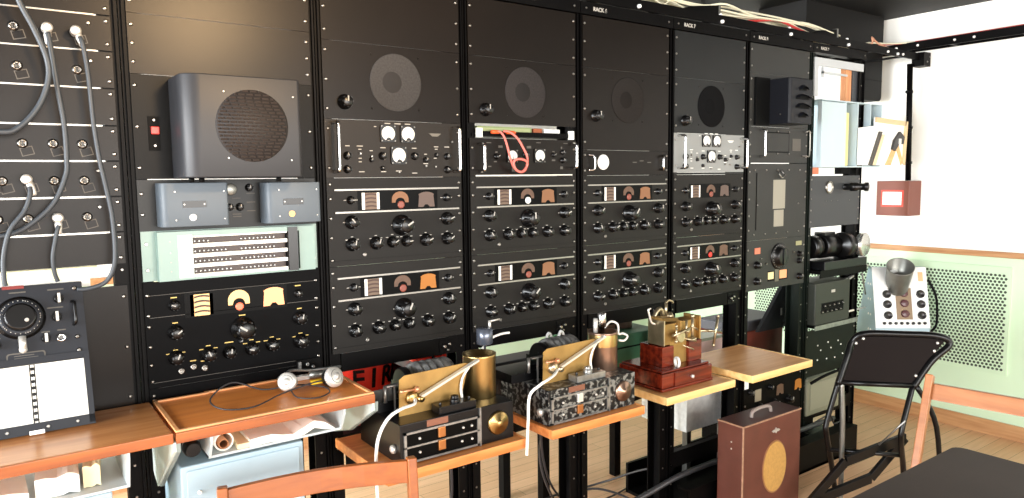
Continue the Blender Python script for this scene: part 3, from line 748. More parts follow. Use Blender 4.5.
b = pm(); b.cyl((c[0], -.012, c[2] - .046), (c[0], -.016, c[2] - .075), .008, 12); b.ball((c[0], -.015, c[2] - .078), .009); b.build('vernier_clamp', STEELW, t)
for u, z, r in ((.345, 1.214, .011), (.338, 1.171, .011), (.312, 1.124, .010), (.212, 1.12, .011)):
    o = pm(); o.lathe([(r, 0), (r * .9, .012), (r * .8, .014)], (u, -.006, sl(z)), (0, -1, 0), 14, 0); o.box(u - .003, u + .003, -.024, -.012, sl(z) - r, sl(z) + r * 1.1, 1); o.build('pointer_knob', [BLACK, STEELW], t)
o = pm(); o.lathe([(.010, 0), (.010, .006), (.005, .006), (.005, .002)], (.343, -.006, sl(1.122)), (0, -1, 0), 16); o.build('output_jack', CHROME, t)
o = pm(); o.tube([(.372, -.006, sl(1.205)), (.376, -.02, sl(1.20)), (.376, -.022, sl(1.18)), (.376, -.02, sl(1.155)), (.372, -.006, sl(1.15))], .004, sub=4); o.build('side_handle', BLACK, t)
o = pm(); z = sl(1.083); o.prism(rrect(.230, .308, z - .016, z + .016, .006), -.006, -.0075, 'y', 0); o.prism(rrect(.233, .305, z - .013, z + .013, .005), -.0075, -.008, 'y', 1)
for k in range(4): o.box(.245, .293 - .008 * (k % 2), -.0086, -.008, z - .009 + k * .0055, z - .0072 + k * .0055, 0)
o.build('nameplate', [INKD, MET], t)
o = pm()
for u, z, w_ in ((.340, 1.236, .034), (.336, 1.193, .034), (.345, 1.139, .018), (.312, 1.138, .018), (.262, 1.236, .034), (.21, 1.134, .024), (.20, 1.234, .02)): o.box(u - w_ / 2, u + w_ / 2, -.0068, -.006, sl(z), sl(z) + .003, 0)
o.build('engraving', INKD, t)
o = pm(); o.box(.232, .276, -.0068, -.006, sl(1.246), sl(1.246) + .008); o.build('red_mark', mat('dull red mark', (120, 40, 36), .6), t)
o = pm(); o.box(.262, .292, -.022, -.010, -.006, .003); o.build('latch', STEELW, t)

# ------------------------------------------------------------------ desks
def desk(name, label, x0, x1, zt, yf, yb, th, topm, edgem, lip=None):
    t = thing(name, label, 'desk', (x0, yf, zt - th))
    w_ = x1 - x0; d = yb - yf
    b = MB(); b.box(0, w_, 0, d, 0, th, 0); b.build('top_board', topm, t, bevel=.004)
    b = MB(); b.box(-.0005, w_ + .0005, -.006, .0, -.001, th + .0005, 0); b.build('front_edge', edgem, t, bevel=.002)
    if lip:
        for (a, c, e, f) in ((0, w_, 0, .010), (0, .010, 0.010, d), (w_ - .010, w_, .010, d), (.0, .14, d - .018, d - .008), (.13, w_, d - .012, d)):
            MB().box(a, c, e, f, th, th + .005).build('edging', lip, t, bevel=.001)
    return t
desk('desk', 'brown varnished desk board under the dark grey meter box', -.06, .534, .917, -.325, -.024, .024, DESKB, DESKE)
desk('desk', 'orange varnished desk board with raised edging and headphones on it', .541, 1.046, .915, -.325, -.024, .024, DESK, DESKE, LIP)
# under-desk trays
def tray(label, x0, x1, zb):
    t = thing('under_desk_tray', label, 'tray', (x0, 0, zb))
    w_ = x1 - x0
    b = MB(); b.box(0, w_, -.28, -.0, -.006, 0); b.build('shelf_plate', TRAY, t)
    zt = .890 - zb
    for u in (0, w_ - .006):
        b = MB(); b.prism([(-.28, -.006), (-.0, -.006), (-.0, zt), (-.31, zt), (-.31, zt - .02)], u, u + .006, 'x'); b.build('side_panel', TRAY, t)
    return t
tray('pale grey steel tray of papers under the brown desk board', -.05, .445, .800)
tray('pale grey steel tray holding rolled charts under the orange desk board', .620, .968, .825)
# brackets (greenish gusset plates)
for x, lab, gl in ((.5375, 'pale green gusset bracket under right end of the brown desk board', 1), (1.044, 'pale green gusset bracket under right end of the orange desk board', 0)):
    t = thing('desk_bracket', lab, 'bracket', (x, 0, .8925))
    b = MB(); P = [(-.325, 0), (-.014, 0), (-.014, -.17), (-.07, -.195), (-.325, -.022)] if gl else [(-.325, 0), (-.014, 0), (-.014, -.17), (-.145, -.13), (-.325, -.025)]; Q = P[2:] if not gl else P[2:]
    b.prism(P, -.003, .003, 'x'); b.build('gusset', MINTW, t)
    b = MB(); b.prism([(-.328, 0)] + [(a_ , c_ - .003) for a_, c_ in Q[::-1]] + [(a_, c_) for a_, c_ in Q], .003, .012, 'x'); b.build('flange', mat('bracket flange', (130, 140, 136), .5), t)
# papers
def papers(name, label, x, y, z, w_, d, h, m, rz=0, wav=.006):
    t = thing(name, label, 'paper', (x, y, z), rz)
    b = MB(); n = 8; vs = []
    for i in range(n + 1):
        zz = h + wav * math.sin(i * 1.3) * (i / n)
        vs += [(w_ * i / n, 0, 0 + max(0, zz - h)), (w_ * i / n, d, 0), (w_ * i / n, d, h), (w_ * i / n, 0, zz)]
    fs = [(0, 1, 2, 3), (4 * n + 3, 4 * n + 2, 4 * n + 1, 4 * n)]
    for i in range(n):
        a = 4 * i; c = a + 4
        fs += [(a, c, c + 1, a + 1), (a + 1, c + 1, c + 2, a + 2), (a + 2, c + 2, c + 3, a + 3), (a + 3, c + 3, c, a)]
    b.add(vs, fs); b.build('sheets', m, t)
    return t
papers('paper_stack', 'white paper stack at the far left of the tray', .02, -.27, .801, .23, .24, .030, PAPER, .03)
papers('paper_stack', 'creased white papers in the middle of the left tray', .262, -.25, .801, .085, .22, .045, PAPER, -.06)
papers('paper_stack', 'thin white envelope standing right of the creased papers', .355, -.24, .801, .035, .2, .05, PAPERB, -.1)
t = papers('chart_sheet', 'broad white chart sheet spread over the right tray', .72, -.285, .826, .225, .25, .020, PAPER, .0, .02)
t = thing('rolled_chart', 'rolled cream chart with brown end in the right tray', 'paper roll', (.655, -.27, .8265))
b = MB(); sp = []
for k in range(40):
    a = k * .42; r = .008 + .00042 * k; sp.append((r * math.cos(a), .026 + r * math.sin(a)))
ins = [(x * .94, .026 + (z - .026) * .94) for x, z in sp]
b.lathe([(.020, 0), (.024, 0), (.024, .22), (.020, .22), (.020, 0)], (0.005, 0, .0245), (0, 1, 0), 24, 0, caps=False)
b.lathe([(.010, .004), (.0125, .004), (.0125, .21), (.010, .21), (.010, .004)], (0.005, 0, .0170), (0, 1, 0), 20, 1, caps=False)
b.build('roll', [PAPER, KRAFT], t)
t = MB().prism([(0.69, -.28), (.75, -.28), (.74, -.1), (.70, -.1)], .826, .8268 + .012, 'z').build('curled_sheet', PAPERB); tag(t, 'yellowed curled sheet between the rolled chart and the white chart sheet', 'paper')
# blue cabinets
def cabinet(label, x0, x1, yf, yb, zt):
    t = thing('steel_cabinet', label, 'cabinet', (x0, yf, 0))
    w_ = x1 - x0
    MB().box(0, w_, 0, yb - yf, 0.02, zt).build('body', BLUEC, t, bevel=.004)
    b = MB(); b.box(.012, w_ - .012, -.004, 0, .03, zt - .012, 0); b.build('door', BLUEC, t, bevel=.002)
    b = MB(); b.lathe([(.006, .0), (.004, .006)], (.04, -.004, zt - .07), (0, -1, 0), 10); b.build('lock', WHITE, t)
cabinet('light blue steel cabinet under the papers tray at far left', -.04, .41, -.26, -.01, .785)
cabinet('light blue steel cabinet under the tray of rolled charts', .56, .868, -.25, -.01, .800)
# black waste tube left of tray 2
t = thing('small_drum', 'black drum shape tucked between white gusset and rolled charts tray', 'drum', (.59, -.26, .842))
MB().lathe([(.016, 0), (.021, .01), (.021, .20), (.018, .21)], (0, 0, 0), (0, 1, 0), 20).build('shell', BLACK, t); MB().lathe([(.0215, .03), (.0215, .035)], (0, 0, 0), (0, 1, 0), 20).build('band', STEEL, t)
t = thing('angle_post', 'dark green angle iron post right of the blue cabinet', 'post', (.94, .2, 0))
MB().box(0, .03, 0, .03, 0, .88).build('post', FRAMEG, t); MB().tube([(-.02, .02, .86), (-.015, .0, .5), (-.03, -.05, .05)], .005).build('conduit', BCORD, t)

# headphones
t = thing('headphones', 'chrome and black headphones lying on the orange desk board', 'headphones', (.86, -.17, .9165))
def cup(x, y, z, ax, s=1):
    ax = Vector(ax).normalized()
    b = MB()
    b.lathe([(.020 * s, -.018), (.027 * s, -.016), (.029 * s, -.004), (.029 * s, .0)], (x, y, z), ax, 24, 0)
    b.lathe([(.030 * s, .0), (.031 * s, .004), (.030 * s, .014), (.024 * s, .018), (.0001, .018)], (x, y, z), ax, 24, 1, caps=False)
    b.lathe([(.012 * s, .018), (.011 * s, .022), (.0001, .022)], (x, y, z), ax, 16, 1, caps=False); b.lathe([(.0215 * s, .0165), (.020 * s, .0195)], (x, y, z), ax, 20, 0, caps=False)
    return b
c1 = cup(0, 0, .030, (-.5, -.8, .30), .85).build('earpiece', [BLACK, STEELW], t)
c2 = cup(.115, -.035, .030, (.35, -.8, .35), .95).build('earpiece', [BLACK, STEELW], t)
b = MB(); b.tube([(.0, .01, .05), (.03, .06, .045), (.09, .085, .03), (.15, .07, .03), (.165, .03, .04), (.125, -.01, .045)], .004)
b.build('headband', STEEL, t)
MB().box(.062, .10, -.012, .0, .012, .024).build('yellow_tape', YELLOW, t, bevel=.002)
b = MB(); b.tube([(.005, .0, .02), (-.06, .03, .012), (-.14, .035, .045), (-.205, .0, .02), (-.19, -.06, .006), (-.12, -.085, .004), (-.03, -.04, .012), (.06, -.02, .02), (.098, -.02, .022)], .0022, n=6)
b.tube([(.0, -.02, .012), (.0, -.075, .004), (.04, -.11, .004), (.085, -.085, .004), (.09, -.04, .008), (.05, .01, .01), (.02, .03, .01)], .002, n=6)
b.build('cord', BCORD, t)
t = thing('metal_clamp', 'small grey metal clamp at back right of the orange desk board', 'clamp', (.955, -.075, .9165))
b = MB(); b.box(-.08, .0, .0, .018, 0, .012, 0); b.build('strip', STEELW, t); b = MB(); b.cyl((0, .0, .012), (.05, -.01, .012), .011, 12); b.cyl((.045, -.012, .01), (.07, -.016, .022), .014, 12); b.build('clamp_body', GREYM, t)

# ------------------------------------------------------------------ perforator shelves
def shelf(label, x0, x1, zt, yf, top, edge, yb=-.03, th=.026, br=True):
    t = thing('shelf_table', label, 'shelf', (x0, yf, zt - th), group='wooden shelf boards')
    w_ = x1 - x0; d = yb - yf
    MB().box(.0, w_, .0, d, 0, th).build('board', top, t, bevel=.003)
    b = MB(); b.box(-.008, w_ + .008, -.010, 0, -.002, th + .002); b.box(-.010, 0, 0, d, -.002, th + .002); b.box(w_, w_ + .010, 0, d, -.002, th + .002); b.build('edging', edge, t, bevel=.002)
    if br:
        for u in (.03, w_ - .035):
            MB().prism([(.12, 0), (d + .02, 0), (d + .02, -.12)], u, u + .005, 'x').build('bracket', FRAME, t)
    return t
shelf('orange pine shelf board under the glossy black perforator', 1.055, 1.512, .700, -.385, PINE, PINE)
shelf('orange pine shelf board under the scuffed worn perforator', 1.628, 2.030, .700, -.385, PINE, PINE)
shelf('pale maple edged shelf board under the mahogany and brass machine', 2.205, 2.590, .686, -.345, TANTOP, MAPLE)
shelf('empty pale maple edged shelf board above the brown speaker case', 2.640, 3.045, .706, -.400, TANTOP, MAPLE, yb=-.03)

def perforator(x, label, worn):
    E = WORN if worn else BLKEN
    C = BRONZE if worn else BRASS
    t = thing('tape_perforator', label, 'perforator', (x, -.358, .7015))
    W = .387; H = .118
    b = MB(); b.box(0, W, 0, .27, 0, H, 0)
    b.box(.27, W, -.004, 0, 0.002, H, 0)
    b.build('case', [E], t, bevel=.004)
    # steel framed key window
    b = MB()
    for (a, c, z0_, z1_) in ((.010, .262, .088, .094), (.010, .262, .048, .053), (.010, .262, .004, .010), (.010, .018, .004, .094), (.254, .262, .004, .094), (.262, .268, .0, H)): b.box(a, c, -.005, 0, z0_, z1_)
    b.build('window_frame', STEEL, t)
    b = MB(); b.box(.018, .254, -.0015, .0, .053, .088); b.box(.018, .254, -.0015, .0, .010, .048); b.build('window', [WINBLK if not worn else WORN], t)
    for z0_ in (.022, .060): MB().box(.118, .142, -.010, -.0015, z0_, z0_ + .030).build('shutter', [mat('copper shutter', (190, 130, 80), .3, .9) if z0_ < .05 or not worn else STEELW], t, bevel=.002)
    b = MB()
    for u, z in ((.06, .03), (.06, .07), (.20, .03), (.205, .07), (.235, .03), (.235, .07)): b.lathe([(.0045, .0015), (.003, .006)], (u, 0, z), (0, -1, 0), 8)
    b.build('stud', STEELW, t)
    MB().box(.085, .155, -.0015, .0, .097, .116).build('nameplate', [mat('copper plate', (140, 96, 78), .4, .6)], t)
    b = MB(); b.lathe([(.036, 0), (.037, .004), (.033, .009), (.012, .010), (.010, .016), (.0001, .016)], (.328, -.004, .060), (0, -1, 0), 28, caps=False); b.build('disc_knob', BRASS if not worn else BRONZE, t)
    # side fittings
    b = MB(); b.lathe([(.014, 0), (.012, .008), (.006, .012)], (0, .04, .04), (-1, 0, 0), 12); b.build('side_knob', STEELW, t)
    # cylinder
    b = MB(); cx, cy = .335, .105
    r = .052
    b.lathe([(r * .98, 0), (r, .003), (r, .125), (r * 1.03, .13), (r * 1.03, .136), (r * .94, .136), (r * .92, .07), (.0001, .07)], (cx, cy, H), (0, 0, 1), 36, 0, caps=False)
    if worn: b.lathe([(r * 1.01, .085), (r * 1.015, .088), (r * 1.015, .125), (r * 1.01, .128)], (cx, cy, H), (0, 0, 1), 36, 1, caps=False)
    b.build('brass_tube' if not worn else 'bronze_tube', [C, BRASS], t)
    b = MB()
    if not worn:
        b.lathe([(.004, .07), (.004, .155), (.020, .158), (.027, .162), (.027, .210), (.020, .213), (.0001, .213)], (cx + .055, cy + .05, H - .012), (0, 0, 1), 22, 0, caps=False)
        b.cyl((cx + .075, cy + .05, H + .195), (cx + .075, cy + .05, H + .222), .005, 8, 1); b.cyl((cx + .075, cy + .05, H + .220), (cx + .115, cy + .05, H + .222), .003, 8, 1)
        b.build('lamp_head', [mat('blue grey metal', (96, 102, 114), .25, .6), STEELW], t)
    else:
        b.lathe([(.010, .07), (.010, .15), (.016, .152), (.016, .20), (.013, .203), (.0001, .203)], (cx - .005, cy, H), (0, 0, 1), 18, 0, caps=False)
        b.cyl((cx - .035, cy, H + .13), (cx - .035, cy, H + .185), .008, 10, 1)
        b.build('lamp_head', [CHROME, STEELW], t)
    # tape plate
    z = H
    yp = .072
    b = MB(); b.prism([(.035, z), (.24, z + .0), (.275, z + .118), (.262, z + .122), (.055, z + .118), (.038, z + .108)], yp, yp + .003, 'y'); b.build('tape_plate', BRASSD, t)
    b = MB(); b.lathe([(.02, 0), (.02, .012), (.013, .016), (.0001, .018)], (.075, yp, z + .05), (0, -1, 0), 18, 0, caps=False); b.lathe([(.011, 0), (.010, .02), (.0001, .022)], (.10, yp, z + .045), (0, -1, 0), 14, 0, caps=False)
    b.cyl((.09, yp - .012, z + .075), (.03, yp - .03, z + .082), .0035, 8, 1); b.ball((.03, yp - .03, z + .082), .006, 1); b.ball((.088, yp - .012, z + .075), .009, 1)
    b.build('tape_roller', [SILV if worn else BRASS, mat('copper tip', (220, 160, 120), .35, .7)], t)
    # paper tape and guide bar
    b = MB(); b.hexa([(.095, yp - .022, z + .055), (.105, yp - .022, z + .050), (.300, yp - .022, z + .125), (.300, yp - .022, z + .131)], [(.095, yp - .006, z + .055), (.105, yp - .006, z + .050), (.300, yp - .006, z + .125), (.300, yp - .006, z + .131)])
    b.build('guide_bar', mat('pale steel bar', (216, 212, 200), .3, .5), t)
    # black switch block
    b = MB(); b.box(.135, .262, .012, .060, z, z + .022, 0); b.lathe([(.016, 0), (.016, .008), (.012, .014), (.012, .020), (.0001, .022)], (.20, .035, z + .022), (0, 0, 1), 16, 0, caps=False)
    for u in (.15, .25): b.lathe([(.005, 0), (.004, .008)], (u, .035, z + .022), (0, 0, 1), 10, 1)
    b.build('terminal_block', [BLKEN if not worn else STEEL, BLACK], t, bevel=.0015)
    # rear mechanism
    b = MB(); b.box(-.045, .30, .14, .262, z, z + .03, 0); b.box(.10, .13, .15, .25, z + .03, z + .06, 0)
    b.lathe([(.05, 0), (.054, .004), (.054, .02), (.05, .024)], (.09, .17, z + .06), (1, 0, 0), 24, 0)
    b.build('mechanism', [BLKEN], t)
    b = MB(); b.lathe([(.050, 0), (.055, .01), (.055, .13), (.048, .14)], (.14, .20, z + .060), (1, 0, 0), 28, 0)
    for k in range(5): b.lathe([(.0548, .02 + k * .025), (.0565, .022 + k * .025), (.0565, .026 + k * .025), (.0548, .028 + k * .025)], (.14, .20, z + .060), (1, 0, 0), 28, 1, caps=False)
    b.build('tape_drum', [mat('mottled grey drum', (70, 70, 70), .6, rgb2=(150, 150, 148), scale=40), STEEL], t)
    b = MB()
    b.box(.035, .039, .10, .105, z, z + .085, 0); b.box(.01, .07, .095, .11, z + .085, z + .089, 0)
    b.cyl((.02, .13, z + .03), (.02, .13, z + .08), .006, 8, 0)
    b.build('post_arm', [STEEL], t)
    return t
perforator(1.105, 'glossy black tape perforator with bright brass tube on pine shelf', False)
perforator(1.634, 'worn scuffed tape perforator with tarnished bronze tube on pine shelf', True)
# ropes
def rope(label, pts, r=.0045):
    t = MB().tube(pts, r, n=8).build('cotton_cord', ROPE); tag(t, label, 'cord'); return t
rope('white cord draping from the glossy perforator down in front of its shelf', [(1.175, -.32, .873), (1.15, -.36, .874), (1.09, -.40, .882), (1.044, -.41, .866), (1.014, -.41, .815), (1.006, -.41, .735), (1.008, -.41, .655), (1.01, -.40, .52)])
rope('white cord draping from the worn perforator down past the shelf corner', [(1.705, -.32, .872), (1.66, -.36, .872), (1.60, -.40, .874), (1.56, -.41, .866), (1.52, -.41, .840), (1.513, -.41, .765), (1.509, -.41, .70), (1.506, -.41, .655)])
rope('short white cord behind the bright brass tube ending in a loop', [(1.46, -.2, .93), (1.50, -.18, .945), (1.535, -.18, .975), (1.575, -.18, .985), (1.61, -.18, .985)], .004)
rope('short white cord curling beside the bronze tube', [(1.98, -.25, .965), (2.02, -.24, .98), (2.055, -.24, .965), (2.06, -.24, .93), (2.09, -.23, .925), (2.115, -.23, .912), (2.10, -.23, .897), (2.07, -.23, .902)], .004)
rope('white cord rising from the terminal block beside the bright brass tube', [(1.345, -.30, .84), (1.345, -.295, .87), (1.355, -.29, .90), (1.38, -.285, .925)], .004)
rope('white cord rising from the terminal block beside the bronze tube', [(1.872, -.30, .84), (1.872, -.295, .87), (1.885, -.29, .90), (1.91, -.285, .925)], .004)

# ------------------------------------------------------------------ mahogany and brass machine on shelf 3
t = thing('brass_instrument', 'brass telegraph machine on stepped polished mahogany base with drawer', 'instrument', (2.225, -.305, .6895))
b = MB(); b.box(0, .295, 0, .24, .0, .012); b.box(.004, .291, .004, .236, .012, .068); b.box(.012, .283, .012, .228, .068, .076); b.build('base', MAHOG, t, bevel=.003)
b = MB(); b.box(.07, .285, -.002, .004, .014, .066); b.build('drawer', MAHOG, t, bevel=.001)
d_ = b
b = MB(); b.lathe([(.004, 0), (.007, .006), (.007, .012), (.0001, .014)], (.16, -.002, .040), (0, -1, 0), 12, caps=False); b.build('drawer_knob', STEELW, t)
b = MB(); b.box(.060, .125, .055, .175, .076, .155); b.build('left_block', MAHOG, t, bevel=.002)
b = MB(); b.box(.212, .290, .055, .175, .076, .158); b.build('right_block', MAHOG, t, bevel=.002)
b = MB(); b.box(.118, .214, .068, .165, .076, .165); b.build('brass_block', BRASSD, t, bevel=.002)
b = MB(); b.box(.068, .074, .055, .140, .158, .258, 1); b.box(.074, .150, .066, .14, .158, .240, 0); b.hexa([(.068, .055, .256), (.16, .055, .248), (.16, .14, .248), (.068, .14, .256)], [(.070, .07, .268), (.16, .07, .258), (.16, .125, .258), (.070, .125, .268)], 0)
b.box(.150, .282, .075, .14, .165, .240, 0); b.box(.276, .284, .055, .14, .160, .255, 0); b.box(.156, .164, .05, .075, .165, .250, 0)
b.build('gear_case', [BRASSD, SILV], t, bevel=.0015)
b = MB()
b.at(Matrix.Translation((.018, -.012, 0)))
b.cyl((.08, .05, .20), (.18, .05, .215), .006, 10); b.cyl((.10, .05, .175), (.10, .05, .235), .004, 10); b.ball((.10, .05, .235), .006); b.ball((.10, .05, .175), .008)
b.cyl((.17, .06, .17), (.17, .06, .25), .005, 10); b.lathe([(.012, 0), (.014, .004), (.014, .01), (.01, .014)], (.17, .06, .20), (0, 0, 1), 16)
b.cyl((.20, .055, .165), (.20, .055, .26), .006, 10); b.ball((.20, .055, .262), .009); b.lathe([(.016, 0), (.018, .005), (.010, .01)], (.20, .055, .168), (0, 0, 1), 16)
b.cyl((.185, .05, .225), (.225, .05, .205), .004, 8); b.cyl((.14, .05, .155), (.18, .03, .135), .003, 8); b.cyl((.15, .045, .18), (.20, .035, .165), .0035, 8)
b.lathe([(.022, 0), (.024, .003), (.022, .006)], (.13, .055, .19), (0, -1, 0), 20)
b.build('lever', SILV, t)
b = MB().at(Matrix.Translation((.045, 0, -.025))); b.cyl((.24, .075, .215), (.345, .06, .20), .005, 10)
b.cyl((.325, .06, .145), (.352, .06, .262), .0055, 10); b.ball((.325, .06, .145), .007); b.ball((.352, .06, .262), .007)
b.cyl((.29, .06, .212), (.375, .06, .192), .004, 8); b.build('winding_key', SILV, t)
b = MB(); b.tube([(.10, .14, .255), (.12, .14, .28), (.14, .14, .285), (.155, .14, .255)], .010, sub=4); b.cyl((.16, .13, .25), (.16, .13, .31), .006, 10); b.tube([(.16, .13, .31), (.175, .13, .318), (.195, .13, .312), (.20, .13, .305)], .005, sub=4); b.lathe([(.02, 0), (.016, .01), (.01, .02)], (.18, .13, .25), (0, 0, 1), 16); b.build('top_arm', SILV, t)
b = MB(); b.lathe([(.022, 0), (.022, .008), (.016, .010), (.016, .0)], (.110, .03, .096), (.9, -.4, 0), 20, caps=False); b.build('ivory_wheel', CERAM, t)
b = MB().at(Matrix.Translation((.01, -.03, .0))); b.tube([(.055, .13, .24), (.035, .13, .25), (.025, .13, .275), (.018, .13, .30), (.03, .13, .305)], .004); b.build('wire_hook', STEELW, t)

# ------------------------------------------------------------------ behind the racks, low
def bucket(x, y, z, label, rzt):
    t = thing('fire_bucket', label, 'bucket', (x, y, z), group='red fire buckets')
    b = MB(); b.lathe([(.105, 0), (.11, .0), (.142, .235), (.148, .238), (.148, .244), (.138, .244), (.106, .01), (.0001, .01)], (0, 0, 0), (0, 0, 1), 40, caps=False); b.build('pail', RED, t)
    b = MB(); b.tube([(-.146, 0, .225), (-.15, -.05, .20), (-.10, -.12, .20), (0, -.158, .20), (.10, -.12, .20), (.15, -.05, .20), (.146, 0, .225)], .004) if False else b.tube([(-.146, 0, .225), (-.12, .02, .33), (0, .03, .37), (.12, .02, .33), (.146, 0, .225)], .004); b.build('bail', STEEL, t)
    b = MB()
    for ch, a in zip('FIRE', (-38, -14, 12, 38)):
        me = text_mesh(ch, .100, BLACKM, .002, .001)
        an = math.radians(a) + rzt
        r = .108 + (.142 - .108) * .165 / .235 + .001
        M = Matrix.Rotation(an, 4, 'Z') @ Matrix.Translation((0, -r - .001, .165)) @ Matrix.Rotation(PI / 2 + .14, 4, 'X')
        for v in me.vertices:
            v.co = M @ v.co
        o = len(b.v)
        for v in me.vertices: b.v.append(tuple(v.co))
        for p in me.polygons: b.f.append([o + q for q in p.vertices]); b.m.append(0); b.sm.append(False)
    b.build('lettering', BLACKM, t, label='black FIRE lettering')
bucket(1.245, .27, .652, 'red fire bucket nearest the orange desk board', .34)
bucket(1.655, .36, .662, 'red fire bucket behind the bright brass tube', .0)
t = thing('rear_bench', 'long black bench behind the racks carrying the fire buckets', 'bench', (1.10, .12, 0))
b = MB(); b.box(0, 1.02, 0, .46, .62, .65, 0); b.build('bench_top', BLACKM, t)
for x, y in ((.0, .42), (.98, .42)): MB().box(x, x + .04, y, y + .04, 0, .62).build('leg', BLACKM, t)
t = thing('junction_box', 'black boxed relay unit behind the shelves between the fire buckets', 'box', (1.36, .08, .651))
MB().box(-.01, .055, 0, .12, 0, .20).build('case', BLKEN, t, bevel=.003); MB().lathe([(.02, 0), (.022, .006), (.015, .01)], (.02, 0, .15), (0, -1, 0), 14).build('coil', BRONZE, t)
t = thing('long_relay_case', 'long low dark blue black case behind the worn perforator', 'case', (1.58, .09, .651))
MB().box(.16, .50, 0, .10, 0, .150).build('case', mat('blue black enamel', (30, 34, 44), .4), t, bevel=.004); MB().lathe([(.008, 0), (.006, .008)], (.25, 0, .12), (0, -1, 0), 12).build('knob', BRASS, t)
# insulators under rack 4 (white hooks)
for x, lab in ((1.905, 'left white insulator hook under the rack edge behind the worn perforator'), (1.965, 'right white insulator hook under the rack edge behind the worn perforator')):
    t = MB().tube([(x, -.012, .865), (x, -.012, .895), (x + .01, -.010, .912), (x + .022, -.010, .90), (x + .024, -.010, .87)], .006, sub=5).build('insulator_hook', CERAM); tag(t, lab, 'hook')
# green case and tins behind rack 5
t = thing('green_case', 'dark green case behind bronze tube and mahogany base', 'case', (2.25, .12, .55)); MB().box(0, .42, 0, .3, .0, .26).build('body', GREENCL, t, bevel=.006); MB().box(.02, .40, -.003, 0, .20, .206).build('seam', BLACKM, t)
t = thing('case_stand', 'low dark stand under the green case', 'stand', (2.22, .1, 0)); MB().box(0, .5, 0, .36, .52, .55).build('platform', FRAME, t)
for x in (0, .46): MB().box(x, x + .04, .32, .36, 0, .52).build('leg', FRAME, t)
for k, (x, m) in enumerate(((2.33, BRONZE), (2.45, mat('brown tin', (104, 78, 60), .5)), (2.56, mat('brown tin dark', (84, 66, 54), .5)))):
    t = thing('brown_canister', 'brown canister on the green case, %s' % ('leftmost of three', 'middle of three', 'rightmost of three')[k], 'canister', (x, .25, .811), group='brown canisters on the green case')
    MB().lathe([(.045, 0), (.047, .003), (.047, .15), (.042, .155)], (0, 0, 0), (0, 0, 1), 22).build('body', m, t); MB().lathe([(.049, .13), (.049, .16), (.044, .165)], (0, 0, 0), (0, 0, 1), 22).build('lid', m, t)
# white box on floor behind
t = thing('white_storage_box', 'white speckled box standing behind the racks under the maple shelf', 'box', (2.91, .16, .0))
MB().box(0, .34, 0, .3, .25, .455).build('body', mat('speckled white', (226, 226, 222), .6, var=.08, scale=40), t, bevel=.004)
for x in (.03, .30): MB().box(x, x + .03, .02, .05, 0.015, .25).build('leg', GREYM, t)
t = thing('pink_box', 'pale pink box on the speckled white box behind the brass machine', 'box', (2.95, .20, .456)); MB().box(0, .28, 0, .2, 0, .22).build('carton', mat('pale pink card', (190, 160, 158), .6), t, bevel=.003); MB().box(-.003, .283, -.003, .203, .22, .235).build('lid', GREYM, t)
# red case behind rack 7
t = thing('red_case', 'dark red travelling case with grey lid seen through the louvered speaker rack', 'case', (3.55, .30, .0))
b = MB(); b.box(-.1, .36, 0, .24, .28, .64, 0); b.build('body', mat('brown red leatherette', (126, 56, 42), .5, var=.1, scale=8), t, bevel=.008)
MB().box(-.104, .364, -.004, .244, .64, .70).build('lid', mat('grey fabric lid', (84, 84, 90), .6), t, bevel=.01)
MB().box(-.05, .12, -.003, .0, .38, .46).build('red_label', mat('bright red card', (186, 44, 34), .5), t)
for x in (-.08, .30): MB().box(x, x + .05, .02, .22, 0, .28).build('stand_leg', FRAME, t)

# ------------------------------------------------------------------ rack 7
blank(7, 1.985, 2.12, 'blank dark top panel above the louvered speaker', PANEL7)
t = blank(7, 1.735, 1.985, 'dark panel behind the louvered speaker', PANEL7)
t = thing('louvered_speaker', 'small dark blue grey speaker box with curved louvres', 'loudspeaker', (RX(7) + .02, -.004, 1.745))
DB = mat('dark blue grey enamel', (20, 21, 26), .4, spec=.2, var=.06, scale=5)
b = MB(); b.prism([(.137, 0), (.137, -.112), (.145, -.12), (.315, -.12), (.320, -.115), (.320, 0)], 0, .212, 'z', 0); b.build('cabinet', DB, t, bevel=.003)
b = MB()
for k, w_ in enumerate((.03, .055, .055, .03)):
    z = .165 - k * .042; c = .238
    P = [(c - w_, z), (c - w_ * .7, z + .012), (c, z + .018), (c + w_ * .7, z + .012), (c + w_, z)]
    b.add([(x, -.120, zz) for x, zz in P] + [(x, -.136, zz - .008) for x, zz in P] , [(0, 1, 6, 5), (1, 2, 7, 6), (2, 3, 8, 7), (3, 4, 9, 8)], 0, True)
    b.prism([(c - w_, z - .010), (c + w_, z - .010), (c + w_, z), (c + w_ * .7, z + .008), (c - w_ * .7, z + .008), (c - w_, z)], -.1202, -.122, 'y', 1)
b.build('louvre', [DB, BLACKM], t)
MB().lathe([(.004, 0), (.003, .003)], (.137, -.07, .045), (-1, 0, 0), 8).build('screw', NICKEL, t)
MB().box(.03, .137, -.012, .0, -.005, .218).build('shadow_plate', BLACKM, t)  # black sheet put in for the dark shadow left of the cabinet
t = thing('meter_panel', 'grey black panel with square plate and chrome side handle under the louvered speaker', 'panel', (RX(7), 0, 1.563))
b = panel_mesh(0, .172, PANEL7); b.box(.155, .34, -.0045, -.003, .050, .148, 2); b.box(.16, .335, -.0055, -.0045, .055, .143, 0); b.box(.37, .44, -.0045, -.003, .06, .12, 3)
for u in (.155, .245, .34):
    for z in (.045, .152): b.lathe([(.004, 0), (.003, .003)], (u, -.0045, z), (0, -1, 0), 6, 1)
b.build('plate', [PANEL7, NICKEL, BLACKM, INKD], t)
handle(t, .105, .03, .155, d=.03)
